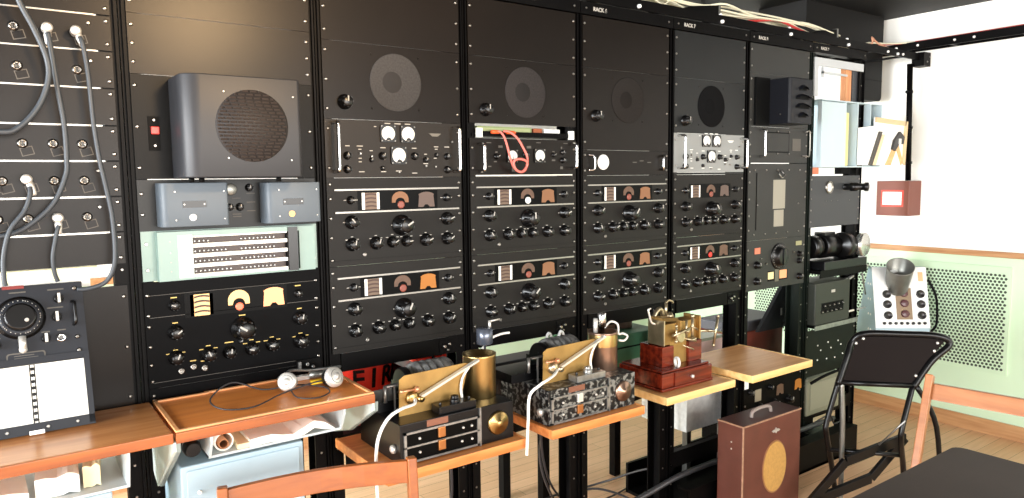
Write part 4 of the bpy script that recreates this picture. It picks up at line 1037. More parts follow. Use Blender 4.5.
b = MB(); b.tube([(.47, -.003, .155), (.47, -.02, .155), (.487, -.025, .155), (.487, -.025, .04), (.47, -.02, .035), (.46, -.003, .035)], .003, sub=3); b.build('wire_handle', NICKEL, t)
t = thing('vent_door_panel', 'brown black panel with riveted door and two olive paper labels', 'panel', (RX(7), 0, 1.19))
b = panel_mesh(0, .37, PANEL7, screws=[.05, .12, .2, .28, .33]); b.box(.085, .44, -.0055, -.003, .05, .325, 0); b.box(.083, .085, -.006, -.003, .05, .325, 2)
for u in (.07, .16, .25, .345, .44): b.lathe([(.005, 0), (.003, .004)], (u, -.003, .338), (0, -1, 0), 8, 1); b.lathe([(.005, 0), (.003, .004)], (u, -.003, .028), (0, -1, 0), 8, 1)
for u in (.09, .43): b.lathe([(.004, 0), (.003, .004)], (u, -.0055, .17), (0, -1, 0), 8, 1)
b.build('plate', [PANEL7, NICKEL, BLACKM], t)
b = MB(); b.box(.215, .315, -.0065, -.0055, .148, .290); b.build('paper_label', OLIVE, t, label='larger olive label')
b = MB(); b.box(.225, .305, -.0065, -.0055, .060, .142); b.build('paper_label', OLIVE, t, label='smaller olive label below')
MB().tube([(.25, -.0055, .335), (.245, -.02, .315), (.265, -.022, .300), (.285, -.02, .315), (.28, -.0055, .335)], .003, sub=4).build('door_pull', NICKEL, t)
t = thing('test_panel', 'brown black test panel with large round knob and orange labels', 'panel', (RX(7), 0, .945))
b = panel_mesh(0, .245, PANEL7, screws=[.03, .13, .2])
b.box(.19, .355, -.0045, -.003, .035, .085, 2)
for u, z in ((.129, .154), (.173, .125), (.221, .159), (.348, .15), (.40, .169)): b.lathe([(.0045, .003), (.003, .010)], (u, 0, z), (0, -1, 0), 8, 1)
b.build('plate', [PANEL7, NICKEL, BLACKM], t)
b = MB(); b.lathe([(.066, .003), (.066, .007), (.060, .009), (.046, .012), (.044, .03), (.036, .034), (.0001, .034)], (.278, 0, .155), (0, -1, 0), 36, 0, caps=False)
for k in range(24):
    a = k * PI / 12; b.lathe([(.002, 0), (.001, .002)], (.278 + .056 * math.cos(a), -.009, .155 + .056 * math.sin(a)), (0, -1, 0), 5, 1)
b.box(.270, .286, -.040, -.034, .115, .195, 0); b.build('main_knob', [BLACK, INK], t)
for (u, z, r) in ((.095, .124, .015), (.095, .045, .015), (.452, .155, .012), (.452, .120, .012), (.455, .040, .014)): knob(t, u, z, r, random.uniform(-1, 1), m=BLACK)
for (u0, u1, z0_, z1_, m) in ((.19, .235, .045, .080, mat('cream label', (232, 214, 160), .5)), (.285, .345, .042, .084, mat('peach label', (236, 168, 120), .5)), (.245, .278, .030, .090, PLATE), (.42, .47, .200, .222, mat('khaki label', (150, 148, 110), .6)), (.078, .122, .178, .208, mat('salmon label', (206, 120, 92), .6))):
    MB().box(u0, u1, -.006, -.0045, z0_, z1_).build('label_card', m, t)
# triangular dark ventilated panel seen below
t = thing('sloped_vent_panel', 'dark sloping panel with white slots seen under the large round knob panel', 'panel', (3.53, .20, .66))
b = MB(); b.prism([(.0, .0), (.46, .0), (.46, .24), (.22, .24)], 0, .02, 'y', 0)
for k in range(4):
    b.box(.20 + k * .06, .212 + k * .06, -.002, 0, .07 + .02 * (k % 2), .11 + .02 * (k % 2), 1)
b.build('plate', [mat('dark slate paint', (30, 31, 34), .5), STEELW], t)
MB().box(.40, .43, .02, .04, -.66, .2).build('support', FRAME, t)
# lower receiver in rack 6/7 under the shelf
t = thing('low_receiver', 'black receiver with three small amber dials under the empty maple shelf', 'receiver', (RX(7), 0, .25))
b = panel_mesh(0, .255, BLKP); b.build('front_panel', [BLKP, NICKEL], t)
for j, (u, m, kind) in enumerate(((.105, CREAM, 0), (.285, TAN, 1), (.445, LITOR, 2))):
    b = MB()
    if kind == 0: b.box(0, .05, -.006, -.004, 0, .06)
    else: fan(b, .03, 0, .062, .055, -.004, 0)
    b.build('dial', m, t, (u, 0, .135))
for u in (.07, .23): knob(t, u, .19, .011)
for u in (.15, .27, .39): knob(t, u, .10, .017)
# rack 7 low: green side case + things
# ------------------------------------------------------------------ rack 8
X8 = RX(8)
t = thing('window_frame_panel', 'pale grey open panel frame at the top of the open end rack', 'panel', (X8, 0, 1.905))
b = MB()
for (a, c, z0_, z1_) in ((.03, .50, .155, .195), (.03, .062, .0, .155), (.10, .34, .118, .128), (.10, .115, .10, .150)): b.box(a, c, -.004, .004, z0_, z1_)
b.build('frame', mat('pale grey paint', (186, 190, 192), .5), t)
t = MB().prism([(0, 0), (.055, 0), (.055, .19), (0, .19)], 0, .03, 'y').build('wooden_board', wood('pale pine slat', (222, 160, 112), (200, 134, 88), .5, 2), None, (X8 + .365, .02, 1.895)); tag(t, 'upright pale pine slat at top of the open end rack', 'board')
t = MB().box(0, .07, 0, .02, 0, .19).build('grey_side_plate', mat('dark mesh plate', (70, 72, 76), .6, var=.2, scale=120), None, (X8 + .43, .02, 1.9)); tag(t, 'dark mesh plate beside the upright pine slat', 'plate')
# pigeonhole unit
t = thing('pigeonhole_unit', 'pale blue pigeonhole unit with three slots fixed to the open end rack', 'shelf unit', (3.690, 0, 1.547))
b = MB(); b.box(0, .225, -.035, -.012, 0, .330); b.build('front_board', PIGEON, t, label='pale blue front board')
for u, w_ in ((.225, .008), (.345, .008), (.475, .008), (.592, .008)): MB().box(u, u + w_, -.035, .17, .0, .335).build('divider', PIGEON, t)
MB().box(.225, .60, .155, .165, .10, .335).build('back_board', PIGEON, t)
MB().box(.0, .60, -.035, .17, -.006, .0).build('bottom_board', PIGEON, t)
MB().box(.0, .60, -.035, .17, .335, .341).build('top_board', PIGEON, t)
t = MB().box(3.945, 3.975, -.02, .14, 1.549, 1.83).build('yellow_folder', mat('yellow folder card', (236, 222, 150), .6)); tag(t, 'tall pale yellow folder standing in the first pigeonhole', 'folder')
# leaning framed board with tools
t = thing('framed_picture', 'pale framed board with two dark tools leaning in front of the pigeonholes', 'picture', (4.03, -.05, 1.552))
b = MB(); b.prism([(0, 0), (.50, 0), (.515, .25), (.16, .262), (.16, .215), (0, .20)], 0, .008, 'y', 0); b.build('board', WHITE, t)
b = MB(); b.prism([(.475, .01), (.500, .0), (.515, .25), (.485, .25)], -.008, 0, 'y'); b.prism([(.16, .235), (.49, .225), (.50, .250), (.16, .262)], -.008, 0, 'y'); b.build('frame_edge', mat('pale frame wood', (214, 188, 146), .6), t)
MB().prism([(.10, 0), (.135, 0), (.235, .185), (.20, .185)], -.006, 0, 'y').build('dark_bar', [mat('dark tool', (70, 66, 60), .5)], t); MB().prism([(.14, 0), (.175, 0), (.262, .17), (.235, .17)], -.006, 0, 'y').build('pine_bar', [mat('pale strip', (226, 206, 168), .6)], t)
b = MB(); b.prism([(.34, .09), (.37, .08), (.42, .13), (.46, .12), (.47, .16), (.42, .19), (.36, .14)], -.014, 0, 'y', 0); b.box(.40, .425, -.018, -.008, .12, .15, 1); b.build('tool_head', [mat('dark steel tool', (64, 62, 62), .4, .5), STEELW], t)
b = MB(); b.prism([(.28, .0), (.34, .0), (.40, .09), (.46, .0), (.475, .03), (.42, .12), (.36, .10)], -.004, 0, 'y'); b.build('tan_strip', wood('tan strip wood', (222, 186, 130), (206, 164, 108), .5, 0), t)
t = MB().box(X8 + .02, X8 + .13, .02, .05, 1.505, 1.541).build('pine_block', wood('pink pine', (214, 130, 98), (196, 112, 80), .5, 0)); tag(t, 'short pinkish pine block under the pigeonhole unit', 'block')
t = MB().box(X8 + .35, X8 + .44, .02, .06, 1.505, 1.541).build('black_clip', BLACKM, bevel=.002); tag(t, 'black clip under the pigeonhole unit', 'clip')
t = thing('valve_panel', 'plain grey panel with round white window and black valve stub in the end rack', 'panel', (X8, 0, 1.228))
b = panel_mesh(0, .270, PANELG, screws=[.03, .09, .15, .2, .25])
for u in (.17, .22, .28, .40): b.lathe([(.003, 0), (.002, .002)], (u, -.003, .135), (0, -1, 0), 6, 1)
b.build('plate', [mat('mid grey enamel', (62, 64, 66), .42, spec=.25), NICKEL], t)
b = MB(); b.lathe([(.034, .003), (.034, .010), (.027, .011), (.027, .007)], (.193, 0, .208), (0, -1, 0), 28, 0, caps=False); b.lathe([(.026, .004), (.026, .008), (.0001, .008)], (.193, 0, .208), (0, -1, 0), 24, 1, caps=False); b.build('round_window', [NICKEL, WHITE], t)
b = MB(); b.lathe([(.018, 0), (.018, .03), (.024, .032), (.024, .07), (.019, .072), (.019, .10), (.024, .102), (.024, .12), (.014, .124), (.0001, .124)], (.34, -.003, .208), (.35, -.94, 0), 22, 0, caps=False); b.build('valve_stub', BLACK, t)
# motor on shelf
t = thing('rack_shelf', 'black shelf plate carrying the motor in the end rack', 'shelf', (X8 + .05, 0, .985)); MB().box(0, .46, -.05, .15, 0, .018).build('plate', FRAME, t); MB().box(0, .46, -.055, -.05, -.02, .018).build('lip', FRAME, t)
t = thing('electric_motor', 'black electric motor generator with aluminium end bell in the end rack', 'motor', (X8 + .06, .03, 1.004))
b = MB(); b.box(.02, .44, -.09, .08, 0, .045, 0); b.build('bed', BLKEN, t, bevel=.003)
b = MB(); b.lathe([(.05, 0), (.062, .01), (.062, .06), (.05, .065)], (.02, .01, .115), (1, 0, 0), 26, 0); b.lathe([(.058, 0), (.066, .006), (.066, .12), (.058, .126)], (.12, .01, .115), (1, 0, 0), 26, 0)
b.lathe([(.02, 0), (.02, .06)], (.07, .01, .115), (1, 0, 0), 14, 0); b.box(.13, .23, -.02, .04, .17, .19, 0); b.build('motor_body', [BLACK], t)
b = MB(); b.lathe([(.02, 0), (.030, .01), (.064, .012), (.070, .018), (.070, .06), (.066, .062)], (.25, -.03, .115), (1, -.1, 0), 30, 0); b.build('drum', [BLACK], t)
b = MB(); b.lathe([(.062, -.01), (.064, .0), (.064, .018), (.058, .024), (.0001, .026)], (.385, -.085, .115), (.1, -.99, 0), 32, 0, caps=False); b.build('end_bell', ALU, t)
MB().box(.34, .41, -.0, .05, .045, .10).build('bracket', BLKEN, t)
# mixer box
t = thing('control_box', 'olive grey control box with small switches on its face, below the motor', 'box', (X8 + .035, -.02, .712))
b = MB(); b.box(0, .335, -.02, .15, 0, .225); b.build('case', GREENM, t, bevel=.006)
b = MB()
b.box(.06, .27, -.022, -.02, .06, .115, 1)
for k in range(10): b.lathe([(.006, .0), (.003, .010)], (.06 + k * .022, -.022, .07 + .03 * (k % 2)), (0, -1, 0), 8, 0)
b.build('switch_row', [NICKEL, BLACKM], t); MB().box(.15, .185, -.0215, -.02, .165, .180).build('badge', INK, t); 
t = thing('rack_shelf', 'thin shelf under the olive grey control box', 'shelf', (X8 + .035, 0, .698)); MB().box(0, .42, -.04, .15, 0, .012).build('plate', FRAME, t); MB().box(0, .42, -.044, -.04, -.01, .014).build('lip', STEEL, t)
t = thing('perforated_panel', 'dark green panel with pairs of small white slots beneath the control box', 'panel', (X8, 0, .43))
b = panel_mesh(0, .25, FRAMEG, screws=[.03, .22])
for k, (u, z) in enumerate(((.13, .16), (.16, .13), (.23, .165), (.26, .13), (.33, .16), (.36, .135), (.13, .08), (.22, .075), (.30, .07), (.38, .08))): b.lathe([(.005, .003), (.004, .006)], (u, 0, z), (0, -1, 0), 8, 2)
b.build('plate', [mat('dark olive green enamel', (18, 22, 17), .45, spec=.12), NICKEL, WHITE], t)
t = thing('cream_grille_box', 'cream grey box behind a dark curved bar low in the end rack', 'box', (X8 + .03, .0, .215))
b = MB(); b.box(0, .32, -.01, .15, 0, .205); b.build('case', mat('khaki cream enamel', (118, 118, 100), .5, var=.05, scale=6), t, bevel=.01); b = MB(); b.box(.03, .29, -.013, -.01, .03, .175); b.build('front_plate', mat('khaki plate', (130, 130, 112), .5), t, bevel=.002)
MB().tube([(.0, -.03, .19), (.08, -.06, .225), (.25, -.06, .235), (.42, -.03, .23)], .008).build('curved_bar', BLACKM, t)
t = MB().tube([(X8 + .05, -.02, .17), (X8 + .15, -.07, .22), (X8 + .22, -.06, .155), (X8 + .35, -.04, .152)], .004).build('loose_cable', BCORD); tag(t, 'dark loose cable curling in the base of the end rack', 'cable')

# console on wall bracket
e1 = Vector((.776, -.63, 0)); e2 = Vector((.63, .776, 0)); F = Vector((4.395, .010, 0))
rz = math.atan2(-.63, .776)
t = thing('sloping_console', 'light blue sloping console with white panel, meters and grey funnel', 'instrument', (F.x, F.y, .52), rz)
W = .312
b = MB(); b.prism([(0, 0), (.26, 0), (.26, .06), (.125, .43), (.085, .43), (0, .08)], 0, W, 'x'); b.build('case', INSBL, t, bevel=.003)
sa = math.atan2(.085, .35); Mc = Matrix.Translation((0, -.002, .08)) @ Matrix.Rotation(-sa, 4, 'X'); SL = math.hypot(.085, .35)
cb = lambda: MB().at(Mc)
b = cb(); b.box(.0, W, -.004, 0, 0.0, SL, 0); b.build('front_panel', LENSPL, t, bevel=.001)
for (u, v) in ((.075, .20), (.075, .14), (.075, .075), (.268, .20), (.268, .14), (.268, .075)):
    b = cb(); b.lathe([(.024, .004), (.024, .010), (.020, .013), (.019, .011), (.0001, .011)], (u, 0, v), (0, -1, 0), 22, 0, caps=False); b.build('round_meter', [mat('black meter rim', (34, 30, 32), .3)], t)
b = cb(); b.box(.125, .215, -.006, -.004, .05, .235, 0); b.build('centre_plate', mat('bronze plate', (110, 92, 72), .4, .5), t)
for v in (.205, .145, .083):
    b = cb(); b.lathe([(.022, .006), (.022, .014), (.017, .016), (.0001, .017)], (.172, 0, v), (0, -1, 0), 20, 0, caps=False); b.build('round_meter', [mat('maroon meter', (84, 48, 52), .3)], t)
for k in range(8):
    b = cb(); u = .05 + k * .033; b.lathe([(.009, .004), (.008, .014), (.004, .018)], (u, 0, .028), (0, -1, 0), 12, 0); b.build('small_knob', BLACK, t)
b = cb(); b.box(.262, .290, -.005, -.004, .275, .33, 0); b.build('tan_label', mat('tan label', (206, 172, 128), .6), t)
b = cb(); b.box(.075, .235, -.010, -.004, .235, .335, 0); b.build('funnel_base', LENSPL, t, bevel=.003)
b = cb()
b.at(Mc @ Matrix.Translation((.138, -.012, .268)))
ax = (-.16, -.74, .65)
b.lathe([(.064, 0), (.066, .02), (.073, .125), (.075, .130), (.071, .130), (.064, .04), (.0001, .035)], (0, 0, 0), ax, 36, 0, caps=False); b.lathe([(.062, -.05), (.064, .0)], (0, 0, 0), ax, 30, 0, caps=False); b.build('funnel', GREYM, t)
b = MB()
for k in range(4):
    for j in range(2): b.cyl((-.001, .06 + .03 * j + k * .008, .06 + k * .09), (-.003, .06 + .03 * j + k * .008, .06 + k * .09 + .0001), .007, 10)
b.build('side_stud', WHITE, t)
b = MB(); b.tube([(W + .005, .06, .36), (W + .035, .03, .28), (W + .045, .02, .20), (W + .04, .01, .1), (W + .02, .03, .05)], .007); b.build('side_cable', BLACKM, t)
t = thing('wall_bracket', 'grey bracket shelf holding the sloping console against the right wall', 'bracket', (4.40, -.1, .50)); MB().prism([(-.01, .10), (.24, -.10), (.408, -.10), (.408, .27), (.14, .27)], 0, .018, 'z').build('shelf_plate', GREYM, t)
MB().prism([(.38, 0), (.408, 0), (.408, -.10)], .0, .01, 'y').build('gusset', GREYM, t)
t = thing('support_arm', 'grey metal support arm reaching from the end rack to the sloping console', 'arm', (3.98, -.03, .92))
b = MB(); b.cyl((0, 0, .005), (.50, .145, .035), .009, 10); b.cyl((.28, .06, .015), (.44, .12, -.13), .005, 8); b.build('arm', STEEL, t); MB().lathe([(.016, 0), (.016, .015)], (0, .008, .005), (0, -1, 0), 12).build('clamp', STEEL, t)
t = thing('support_arm', 'shorter metal strut from the control box shelf toward the sloping console', 'arm', (4.0, -.03, .75)); MB().cyl((0, 0, 0), (.40, .11, -.035), .006, 8).build('arm', STEELW, t); MB().lathe([(.012, 0), (.012, .012)], (0, .006, 0), (0, -1, 0), 12).build('clamp', STEEL, t)

# end pole and red box
t = thing('conduit_pole', 'thin black vertical conduit with clips dropping to the red box', 'pole', (4.735, .02, 1.462))
MB().cyl((0, 0, 0), (-.035, 0, .69), .016, 14).build('pipe', FRAME, t)
for z in (.10, .31, .52): 
    b = MB(); x = -.04 * z / .69; b.lathe([(.021, 0), (.021, .014)], (x, 0, z), (0, 0, 1), 14); b.box(x - .036, x + .036, -.006, .006, z + .001, z + .012); b.build('clip', FRAME, t)
t = thing('fire_alarm_box', 'brown red metal box with white red bordered notice on the right wall', 'box', (4.66, -.025, 1.250))
MB().box(0, .148, 0, .195, 0, .210).build('case', REDBOX, t, bevel=.003)
MB().box(-.003, 0, .032, .165, .055, .155).build('label_border', LABELR, t)
MB().box(-.004, -.003, .042, .155, .066, .144).build('label', WHITE, t)
b = MB()
for k in range(4): b.box(-.0046, -.004, .085 - .0 * k, .125 + .006 * (k % 2), .080 + k * .013, .084 + k * .013)
b.build('print_line', mat('pink print', (230, 150, 140), .6), t)

# ------------------------------------------------------------------ overhead cable ladder
t = thing('cable_ladder', 'long black overhead cable ladder running along the top of all racks', 'cable ladder', (0, 0, 2.17))
MB().box(-.6, 4.765, -.022, -.012, .0, .040).build('stringer', FRAME, t); MB().box(-.6, 4.70, .27, .28, .0, .040).build('stringer', FRAME, t)
for k in range(14): MB().box(.1 + k * .34, .125 + k * .34, -.012, .27, .0, .010).build('rung', FRAME, t)
b = MB()
for k in range(9): b.lathe([(.009, 0), (.007, .01)], (.3 + k * PP * 1.0, -.022, .012), (0, -1, 0), 10); b.lathe([(.009, 0), (.006, .008)], (.3 + k * PP, -.016, .040), (0, 0, 1), 10)
b.lathe([(.008, 0), (.006, .008)], (4.35, -.022, .015), (0, -1, 0), 10); b.lathe([(.008, 0), (.006, .008)], (4.52, -.022, .015), (0, -1, 0), 10)
b.build('bolt', CERAM, t)
b = MB(); b.box(4.72, 4.80, -.05, .02, -.035, .045, 0); b.lathe([(.006, 0), (.004, .004)], (4.76, -.05, -.01), (0, -1, 0), 8, 1); b.lathe([(.006, 0), (.004, .004)], (4.79, -.05, .02), (0, -1, 0), 8, 1); b.build('end_bracket', [FRAME, NICKEL], t)
t = thing('wall_cable_ladder', 'black cable ladder running along the right wall toward the viewer', 'cable ladder', (4.70, 0, 2.232))
MB().box(0, .008, -4.6, .27, 0, .045).build('stringer', FRAME, t); MB().box(.095, .103, -4.6, .27, 0, .045).build('stringer', FRAME, t)
for k in range(12): MB().box(.008, .095, .15 - k * .36, .17 - k * .36, 0, .008).build('rung', FRAME, t)
b = MB()
for y in (-.22, -.32, -.02): b.lathe([(.008, 0), (.005, .006)], (0, y, .022), (-1, 0, 0), 10)
b.build('bolt', CERAM, t)
for k in range(12):
    R = random.Random(k); y0 = .0 + k * .013; pts = []
    x = -.5
    while x < 4.1:
        pts.append((x, y0 + R.uniform(-.03, .03), 2.206 + R.uniform(0, .02) + (.026 if 1.4 < x < 3.7 else 0) + R.uniform(0, .018 * (k % 3)))); x += R.uniform(.12, .3)
    t = MB().tube(pts, .0048, n=6, sub=4).build('overhead_cable', CABLW); tag(t, 'pale cable in the bundle lying on the overhead cable ladder', 'cable', 'pale cables on the overhead ladder')
t = MB().tube([(3.0, .03, 2.20), (3.25, .02, 2.235), (3.38, .02, 2.25), (3.5, .02, 2.235), (3.7, .03, 2.215), (4.0, .04, 2.215), (4.4, .10, 2.235), (4.6, .12, 2.27), (4.74, .0, 2.282), (4.745, -.5, 2.284), (4.74, -1.2, 2.284), (4.75, -2.4, 2.284)], .006, n=6).build('overhead_cable', CABLR); tag(t, 'red cable snaking over the ladder and along the right wall', 'cable')
t = MB().tube([(3.9, .10, 2.205), (4.2, .12, 2.215), (4.35, .10, 2.25), (4.45, .12, 2.265), (4.65, .08, 2.275), (4.775, -.1, 2.285), (4.77, -.7, 2.284), (4.76, -1.6, 2.286), (4.77, -2.6, 2.286)], .005, n=6).build('overhead_cable', CABLW); tag(t, 'pale cable bending from rack ladder onto the wall ladder', 'cable')
t = MB().tube([(4.0, -.0, 2.20), (4.2, -.005, 2.215), (4.22, .0, 2.25), (4.28, .03, 2.262), (4.3, .0, 2.225), (4.5, -.0, 2.205), (4.68, .0, 2.202)], .005, n=6).build('overhead_cable', mat('salmon cable', (206, 150, 120), .6)); tag(t, 'salmon cable arching near the end of the rack ladder', 'cable')
t = MB().tube([(2.42, -.0, 2.215), (2.48, -.02, 2.245), (2.54, -.02, 2.25), (2.58, -.0, 2.235), (2.54, .0, 2.215), (2.5, .0, 2.235), (2.6, .0, 2.235), (2.72, .02, 2.215)], .003, n=6).build('wire_loop', CABLW); tag(t, 'thin loose wire loop above the rack with the white round window', 'wire')
for x, lab in ((2.66, 'black conduit box on the ladder above the pale grey amplifier rack'), (3.62, 'black conduit box on the ladder above the open end rack')):
    t = thing('conduit_box', lab, 'box', (x, .0, 2.212)); MB().hexa([(0, .0, 0), (.24, -.005, 0), (.24, .05, 0), (0, .05, 0)], [(.06, .0, .02), (.24, -.005, .045), (.24, .05, .045), (.06, .05, .02)]).build('box', FRAME, t, bevel=.002); MB().box(.238, .25, -.007, .052, 0, .048).build('end_cap', GREYM, t)

# ------------------------------------------------------------------ brown speaker case
t = thing('speaker_case', 'brown leathercloth speaker case with oval gold grille standing on the floor', 'loudspeaker', (2.742, -.292, .0))
b = MB(); b.box(0, .425, 0, .135, 0, .440, 0); b.build('case', BRNCASE, t, bevel=.007)
MB().box(.004, .421, .004, .131, .4395, .443).build('top_cloth', BRNTOP, t, bevel=.001)
b = MB()
for (a, c, e, f, g_, h_) in ((-.0015, .004, -.0015, .004, .004, .436), (.0, .425, -.0015, .003, .436, .4415), (-.0015, .003, 0, .135, .436, .4415)): b.box(a, c, e, f, g_, h_)
b.build('edge_piping', SCUFF, t)
b = MB()
for (r, y, m) in ((1.0, .003, 1), (.94, .005, 0)):
    b.prism([(.225 + .088 * r * math.cos(k * PI / 20), .215 + .120 * r * math.sin(k * PI / 20)) for k in range(40)], 0, -y, 'y', m)
b.build('grille', [GOLDCL, mat('grille rim', (150, 104, 66), .6)], t)
b = MB(); b.tube([(.13, .055, .443), (.14, .055, .468), (.20, .055, .475), (.26, .055, .468), (.27, .055, .443)], .008, sub=5); b.build('handle', mat('pale grey handle', (150, 138, 132), .5), t)
b = MB(); b.prism([(.20, .378), (.212, .384), (.222, .384), (.230, .392), (.238, .384), (.248, .384), (.26, .378), (.248, .372), (.238, .374), (.230, .366), (.222, .374), (.212, .372)], 0, -.004, 'y'); b.build('badge', STEELW, t)
b = MB()
for z in (.33, .36, .08): b.lathe([(.004, 0), (.003, .002)], (0, .06, z), (-1, 0, 0), 8)
b.build('rivet', STEELW, t)
t = thing('paper_tag', 'small white tag hanging beside the brown speaker case', 'tag', (3.12, -.02, .47)); MB().prism([(0, 0), (.03, 0), (.03, .05), (.015, .068), (0, .05)], 0, .003, 'y').build('tag', WHITE, t); MB().tube([(.015, 0, .06), (.012, -.002, .09), (.016, 0, .12)], .001, n=5).build('string', ROPE, t)

# pipes and floor cables
t = MB().tube([(2.15, .10, .02), (2.45, .02, .10), (2.64, -.03, .165), (2.95, -.03, .17), (3.9, -.03, .17)], .013, sub=6, n=10).build('floor_conduit', mat('dark grey pipe', (70, 70, 72), .4, .4)); tag(t, 'dark grey pipe running low along the racks toward the end rack', 'pipe')
for k, (pts, lab) in enumerate((([(1.86, -.02, .67), (1.93, .05, .4), (2.05, .12, .2), (2.25, .20, .05), (2.50, .25, .01), (2.75, .3, .01)], 'dark cable hanging from the worn perforator shelf to the floor, left of a pair'),
                                ([(1.94, -.02, .67), (1.915, .05, .45), (1.99, .1, .25), (2.15, .18, .08), (2.35, .10, .008), (2.60, .12, .008)], 'dark cable hanging from the worn perforator shelf to the floor, right of a pair'),
                                ([(1.45, -.02, .67), (1.48, .0, .4), (1.46, .05, .15), (1.50, .1, .01)], 'dark cable hanging under the glossy perforator shelf, left of a pair'),
                                ([(1.50, -.02, .67), (1.56, .02, .4), (1.60, .06, .15), (1.66, .2, .01)], 'dark cable hanging under the glossy perforator shelf, right of a pair'),
                                ([(1.95, .35, .01), (2.2, .42, .01), (2.45, .40, .01), (2.55, .32, .05), (2.58, .2, .12), (2.60, .12, .16)], 'dark cable lying along the floor behind the shelves'),
                                ([(2.10, .12, .01), (2.22, .22, .05), (2.34, .24, .09), (2.46, .17, .06), (2.52, .06, .01), (2.4, -.02, .01)], 'dark cable looping on the floor beside the rack foot'),
                                ([(2.74, .25, .60), (2.76, .22, .35), (2.83, .2, .2), (2.9, .15, .17)], 'thin cable dropping behind the maple shelf'))):
    t = MB().tube(pts, .005, n=6).build('floor_cable', BCORD); tag(t, lab, 'cable')

# ------------------------------------------------------------------ folding chair (black)
t = thing('folding_chair', 'black steel folding chair with dark brown vinyl backrest', 'chair', (3.35, -.55, 0))
O = Vector((3.35, -.55, 0)); V = lambda *a: Vector(a) - O
TL, TR = V(3.292, -.466, .80), V(3.544, -.748, .80)
BL, BR = V(3.20, -.445, .59), V(3.40, -.669, .59)
b = MB(); b.tube([BL + Vector((0, 0, -.01)), BL * .5 + TL * .5 , TL + Vector((-.01, .01, -.04)), TL + Vector((.02, -.03, 0)), (TL + TR) / 2 + Vector((0, 0, .003)), TR + Vector((-.035, .035, 0)), TR + Vector((.0, -.0, -.035)), BR * .5 + TR * .5 + Vector((.0, 0, 0)), BR + Vector((0, 0, -.01))], .015, n=10)
b.cyl(BL, BR, .012, 10)
b.build('back_frame', CHBLK, t)
nn = (TR - TL).cross(BL - TL).normalized() * .004
def quad(a, c, d, e, nrm, name, m, bev=0):
    b = MB(); b.hexa([a - nrm, c - nrm, d - nrm, e - nrm], [a + nrm, c + nrm, d + nrm, e + nrm]); return b.build(name, m, t, bevel=bev)
s = Vector((0, 0, -.012))
quad(BL + Vector((.006, -.008, .004)), BR + Vector((-.006, .008, .004)), TR + Vector((-.008, .010, -.008)), TL + Vector((.008, -.010, -.008)), nn, 'backrest', CHPAD)
b = MB()
for p in (TL * .9 + BL * .1 + (TR - TL) * .10, TR * .86 + BR * .14 - (TR - TL) * .08, TR * .7 + BR * .3 - (TR - TL) * .05, TR * .2 + BR * .8 - (TR - TL) * .05, TL * .8 + BL * .2 + (TR - TL) * .04):
    b.ball(p + nn * -1.3, .007, 0, 8); b.ball(p + nn * 1.3, .007, 0, 8)
b.build('rivet', STEELW, t)
# legs
FLa = V(3.20, -.44, .0); FRa = V(3.56, -.66, 0)
b = MB(); b.tube([BL, V(3.155, -.425, .42), V(3.16, -.42, .36), V(3.28, -.38, .18), V(3.36, -.36, .0)], .012, n=10); b.build('leg', CHBLK, t)
b = MB(); b.tube([BR, V(3.32, -.67, .42), V(3.335, -.66, .35), V(3.45, -.62, .2), V(3.52, -.60, .0)], .012, n=10); b.build('leg', CHBLK, t)
b = MB(); b.tube([BL + Vector((.01, -.01, 0)), V(3.22, -.46, .40), V(3.26, -.44, .0)], .011, n=10); b.build('leg', GREYM, t, label='worn grey front leg tube')
b = MB(); b.tube([BR + Vector((.01, -.01, 0)), V(3.50, -.73, .40), V(3.60, -.72, .0)], .011, n=10); b.build('leg', CHBLK, t)
b = MB(); b.cyl(V(3.22, -.40, .265), V(3.41, -.635, .265), .010, 10); b.build('cross_tube', CHBLK, t)
b = MB(); b.cyl(V(3.30, -.69, .46), V(3.36, -.53, .27), .004, 6); b.build('stay_rod', STEEL, t)
A = V(3.188, -.498, .25); B = V(3.50, -.60, .315); D_ = V(3.03, -.43, .08); C_ = D_ + (B - A)
ctr = (A + B + C_ + D_) / 4
nr = (B - A).cross(D_ - A).normalized() * .009
def bar(p, q, w_): 
    d = (q - p).normalized(); sd = d.cross(nr.normalized()) * w_
    b = MB(); b.hexa([p - sd - nr, q - sd - nr, q + sd - nr, p + sd - nr], [p - sd + nr, q - sd + nr, q + sd + nr, p + sd + nr]); return b
b = bar(A, B, .024); 
for p, q, w_ in ((B, C_, .022), (C_, D_, .024), (D_, A, .022)):
    b2 = bar(p, q, w_); o = len(b.v); b.v += b2.v; b.f += [[o + i for i in f] for f in b2.f]; b.m += b2.m; b.sm += b2.sm
b.build('seat_frame', CHBLK, t, bevel=.003)

